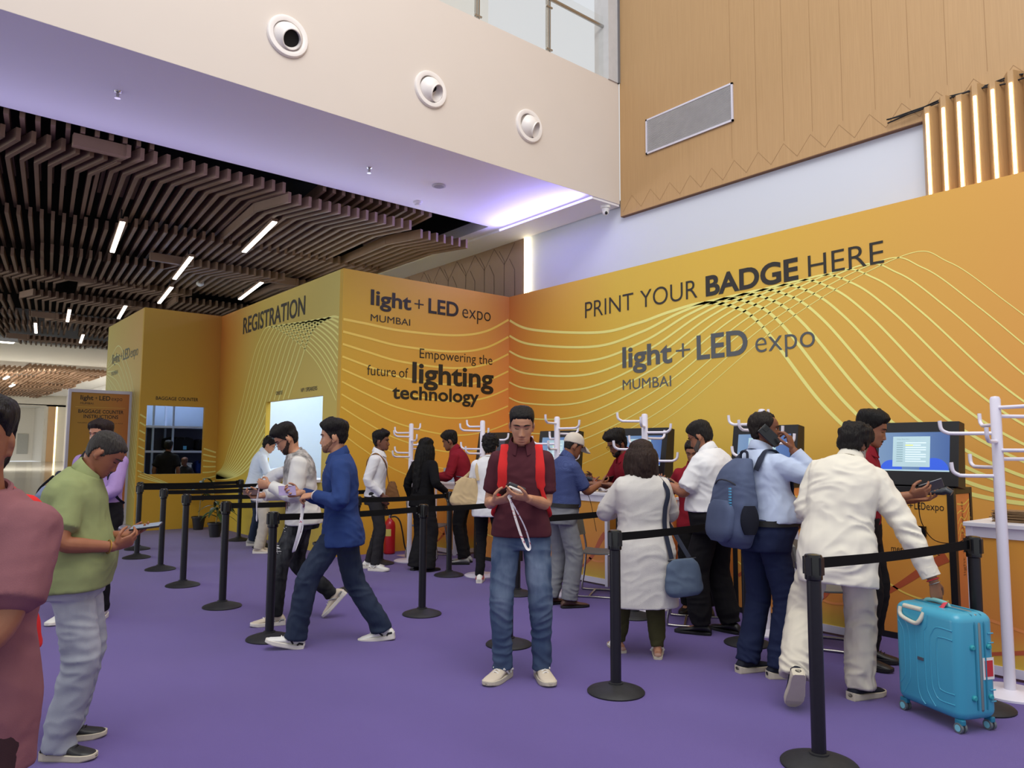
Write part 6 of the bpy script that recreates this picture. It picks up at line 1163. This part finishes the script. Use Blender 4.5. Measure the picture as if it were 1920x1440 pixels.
def rib(P, y=None): ribs.tube(catmull([(p[0], yf + .0005, p[1]) for p in P], 4), [(.0045, .0028)] * ((len(P) - 1) * 4 + 1), 8, ref=(1, 0, 0))
rib([(-.19, .52), (-.165, .49), (-.150, .44), (-.150, .24), (-.165, .19), (-.185, .165)]); rib([(-.165, .58), (-.135, .52), (-.112, .46), (-.112, .22), (-.135, .16), (-.165, .11)]); rib([(-.06, .50), (-.06, .20), (-.04, .12), (-.01, .09)]); rib([(.0, .50), (.0, .22), (.02, .15), (.06, .10)])
rib([(.19, .535), (.09, .535), (.055, .50), (.04, .45), (.04, .24), (.055, .18), (.09, .145), (.19, .145)]); rib([(.19, .485), (.115, .485), (.085, .455), (.085, .235), (.115, .20), (.19, .20)]); rib([(.03, .59), (.02, .53), (.0, .50)])
ribs.build('ribs', M_tq, t, True)
rs_ = MB()
for z_ in (.52, .47, .22, .16): rs_.tube([(W2 + .0005, .075, z_), (W2 + .0005, .112, z_)], .004, 8)
rs_.build('side_ribs', M_tq, t, True)
MB().tube(catmull([(-.165, -D2 - .002, .60), (-.16, -D2 - .012, .565), (-.13, -D2 - .016, .545), (-.05, -D2 - .016, .53), (-.02, -D2 - .012, .545), (-.005, -D2 + .01, .595)], 6), .012, 12).build('front_handle', M_hd, t, True)
MB().tube([(-.15, -D2 + .012, .607), (-.02, -D2 + .012, .607)], .014, 10).build('handle_recess', M_hd, t, True)
MB().tube(catmull([(-.12, .0, .612), (-.105, .0, .642), (-.06, 0, .652), (.0, 0, .652), (.045, 0, .642), (.06, 0, .612)], 6), .012, 12).build('top_handle', mat('teal_grip', (120, 176, 176), .35), t, True)
b = MB(); b.tube(catmull([(.04, -.01, .65), (.055, -.03, .655), (.05, -.05, .63), (.035, -.055, .62)], 5), [(.014, .003)] * 16, 8, ref=(0, 1, 0)); b.build('ribbon_tag', mat('red_white_tag', (200, 60, 76), .6, var=.5, scale=60), t, True)
for y_ in (-.035, .078):
    for z_ in (.45, .185): MB().tube([(W2 - .002, y_, z_), (W2 + .006, y_, z_), (W2 + .012, y_, z_)], [.016, .016, .010], 16).build('side_foot', mat('foot_teal', (40, 150, 160), .5), t, True)
for sx in (-1, 1):
    for sy in (-1, 1):
        w = MB(); c = (sx * (W2 - .035), sy * (D2 - .03), .028); w.tube([(c[0], c[1] - .02, .028), (c[0], c[1] - .006, .028)], .027, 20); w.tube([(c[0], c[1] + .006, .028), (c[0], c[1] + .02, .028)], .027, 20); wo = w.build('wheel', mat('tyre_grey', (96, 104, 108), .5), t, True)
        h = MB(); 
        for q in (-1, 1): h.tube([(c[0], c[1] + q * .0205, .028), (c[0], c[1] + q * .022, .028)], .018, 16)
        h.build('hub', mat('hub_cyan', (120, 190, 204), .4), wo, True); MB().obox((c[0], c[1], .058), (.05, .03, .03)).build('caster_fork', M_tqd, t, bevel=.006)
b = MB().obox((W2 + .0015, .07, .335), (.002, .075, .115)).build('paper_tag', S_white, t); MB().obox((W2 + .003, .072, .335), (.001, .055, .085)).build('tag_print', mat('tag_red', (196, 44, 50), .6, var=.05), b)
MB().obox((-.03, -D2 - .003, .335), (.042, .005, .018)).build('maker_plate', mat('plate_chrome', (110, 116, 120), .3, .7), t, bevel=.002)

# small things on counters and floor
rr = random.Random(11)
def heap(x, y, z, r, n, label):
    b = MB()
    for i in range(n):
        a = rr.uniform(0, 2 * PI); q = rr.uniform(0, r * .5); c = Vector((x + q * math.cos(a), y + q * math.sin(a), z + .012)); hgt = max(.01, (1 - q / r) * r * .55); P = []
        for j in range(9): th = rr.uniform(0, 2 * PI); ra = rr.uniform(.3, 1) * r * .6; P.append(c + Vector((ra * math.cos(th), ra * math.sin(th), rr.uniform(0, hgt))))
        Q = catmull(P + [P[0]], 5); b.tube(Q, [(.010, .002)] * len(Q), 6, ref=(rr.random(), rr.random(), .2))
    o = b.build('lanyard_heap', M_lan, None, True); tag(o, label, 'lanyards'); o['kind'] = 'stuff'; return o
heap(6.1, 1.45, 1.025, .24, 34, 'tangled heap of white lanyards on the counter at the right edge'); heap(6.42, 6.05, 1.03, .15, 18, 'tangled white lanyards on the counter before the man in the cap')
for i in range(9): tag(MB().obox((6.05 + rr.uniform(-.01, .01), 1.82 + rr.uniform(-.01, .01), 1.029 + i * .009), (.17, .22, .006), Matrix.Rotation(rr.uniform(-.12, .12), 3, 'Z')).build('card_sleeve', mat('kraft_brown', (132, 104, 72), .8, var=.12)), 'brown card sleeve in the stack on the counter at the right edge', 'card sleeve', 'brown card sleeves stacked on the counter')
for i in range(4): tag(MB().obox((6.45 + rr.uniform(-.006, .006), 9.22 + rr.uniform(-.006, .006), 1.066 + i * .05), (.14, .17, .048), Matrix.Rotation(.5 + rr.uniform(-.06, .06), 3, 'Z')).build('leaflet_bundle', mat('leaflet_grey', (150, 164, 180), .5, var=.25, scale=30)), 'grey blue leaflet bundle in the stack on the farthest counter', 'leaflets', 'leaflet bundles stacked on the farthest counter')
t = thing('carton', 'yellow printed carton on the floor under the right counter', 'box', (5.63, 1.30, 0), math.radians(8)); b = MB().box((-.13, -.17, 0), (.13, .17, .12)).build('carton_body', mat('carton_yellow', (222, 170, 70), .6, var=.06), t, bevel=.003); b = MB().box((-.1315, -.10, .035), (-.1305, .10, .095)).build('white_label', S_white, t); q = MB()
for i in range(14): q.box((-.1325, .0 + i * .006, .045), (-.1315, .0 + i * .006 + (.002 if i % 3 else .004), .085))
q.build('barcode', M_ink, b)
tag(MB().box((5.66, 9.15, 0), (5.92, 9.42, .003)).build('paper_sheet', mat('sheet_buff', (190, 164, 156), .8)), 'buff paper sheet on the carpet by the farthest counter', 'paper')

# ripped knees and the dripping print of the sweatshirt
rr2 = random.Random(8)
for q, nth in ((.34, 4), (.40, 3), (.78, 6), (.84, 4)):
    c = P6.hip['L'] + (P6.knee['L'] - P6.hip['L']) * q; fw_ = np.array([-.55, .8, 0.1]); fw_ /= np.linalg.norm(fw_); sd = np.array([.8, .55, 0]); b = MB()
    for i in range(nth): a = c + fw_ * (.085 if q < .6 else .078) + V3((0, 0, .012 * i)) + sd * rr2.uniform(-.02, .02); b.tube([tuple(a - sd * .035 - fw_ * .012 + V3((0, 0, rr2.uniform(-.01, .01)))), tuple(a + fw_ * .004), tuple(a + sd * .035 - fw_ * .010 + V3((0, 0, rr2.uniform(-.01, .01))))], .0035, 6)
    b.build('rip', mat('rip_thread', (206, 204, 200), .9), P6.trousers, True)
for i, an in enumerate((-8, -14, -20, -27, -34, -42)):
    MB().tube([tuple(surf(P6, h_, an, .026 + .002 * (h_ < .1))) for h_ in np.linspace(.17, .04 + .02 * (i % 3), 7)], [(.005, .002)] * 7, 8).build('drip_print', mat('drip_red', (120, 36, 52), .8) if i % 2 else mat('drip_black', (36, 34, 44), .8), P6.shirt, True)
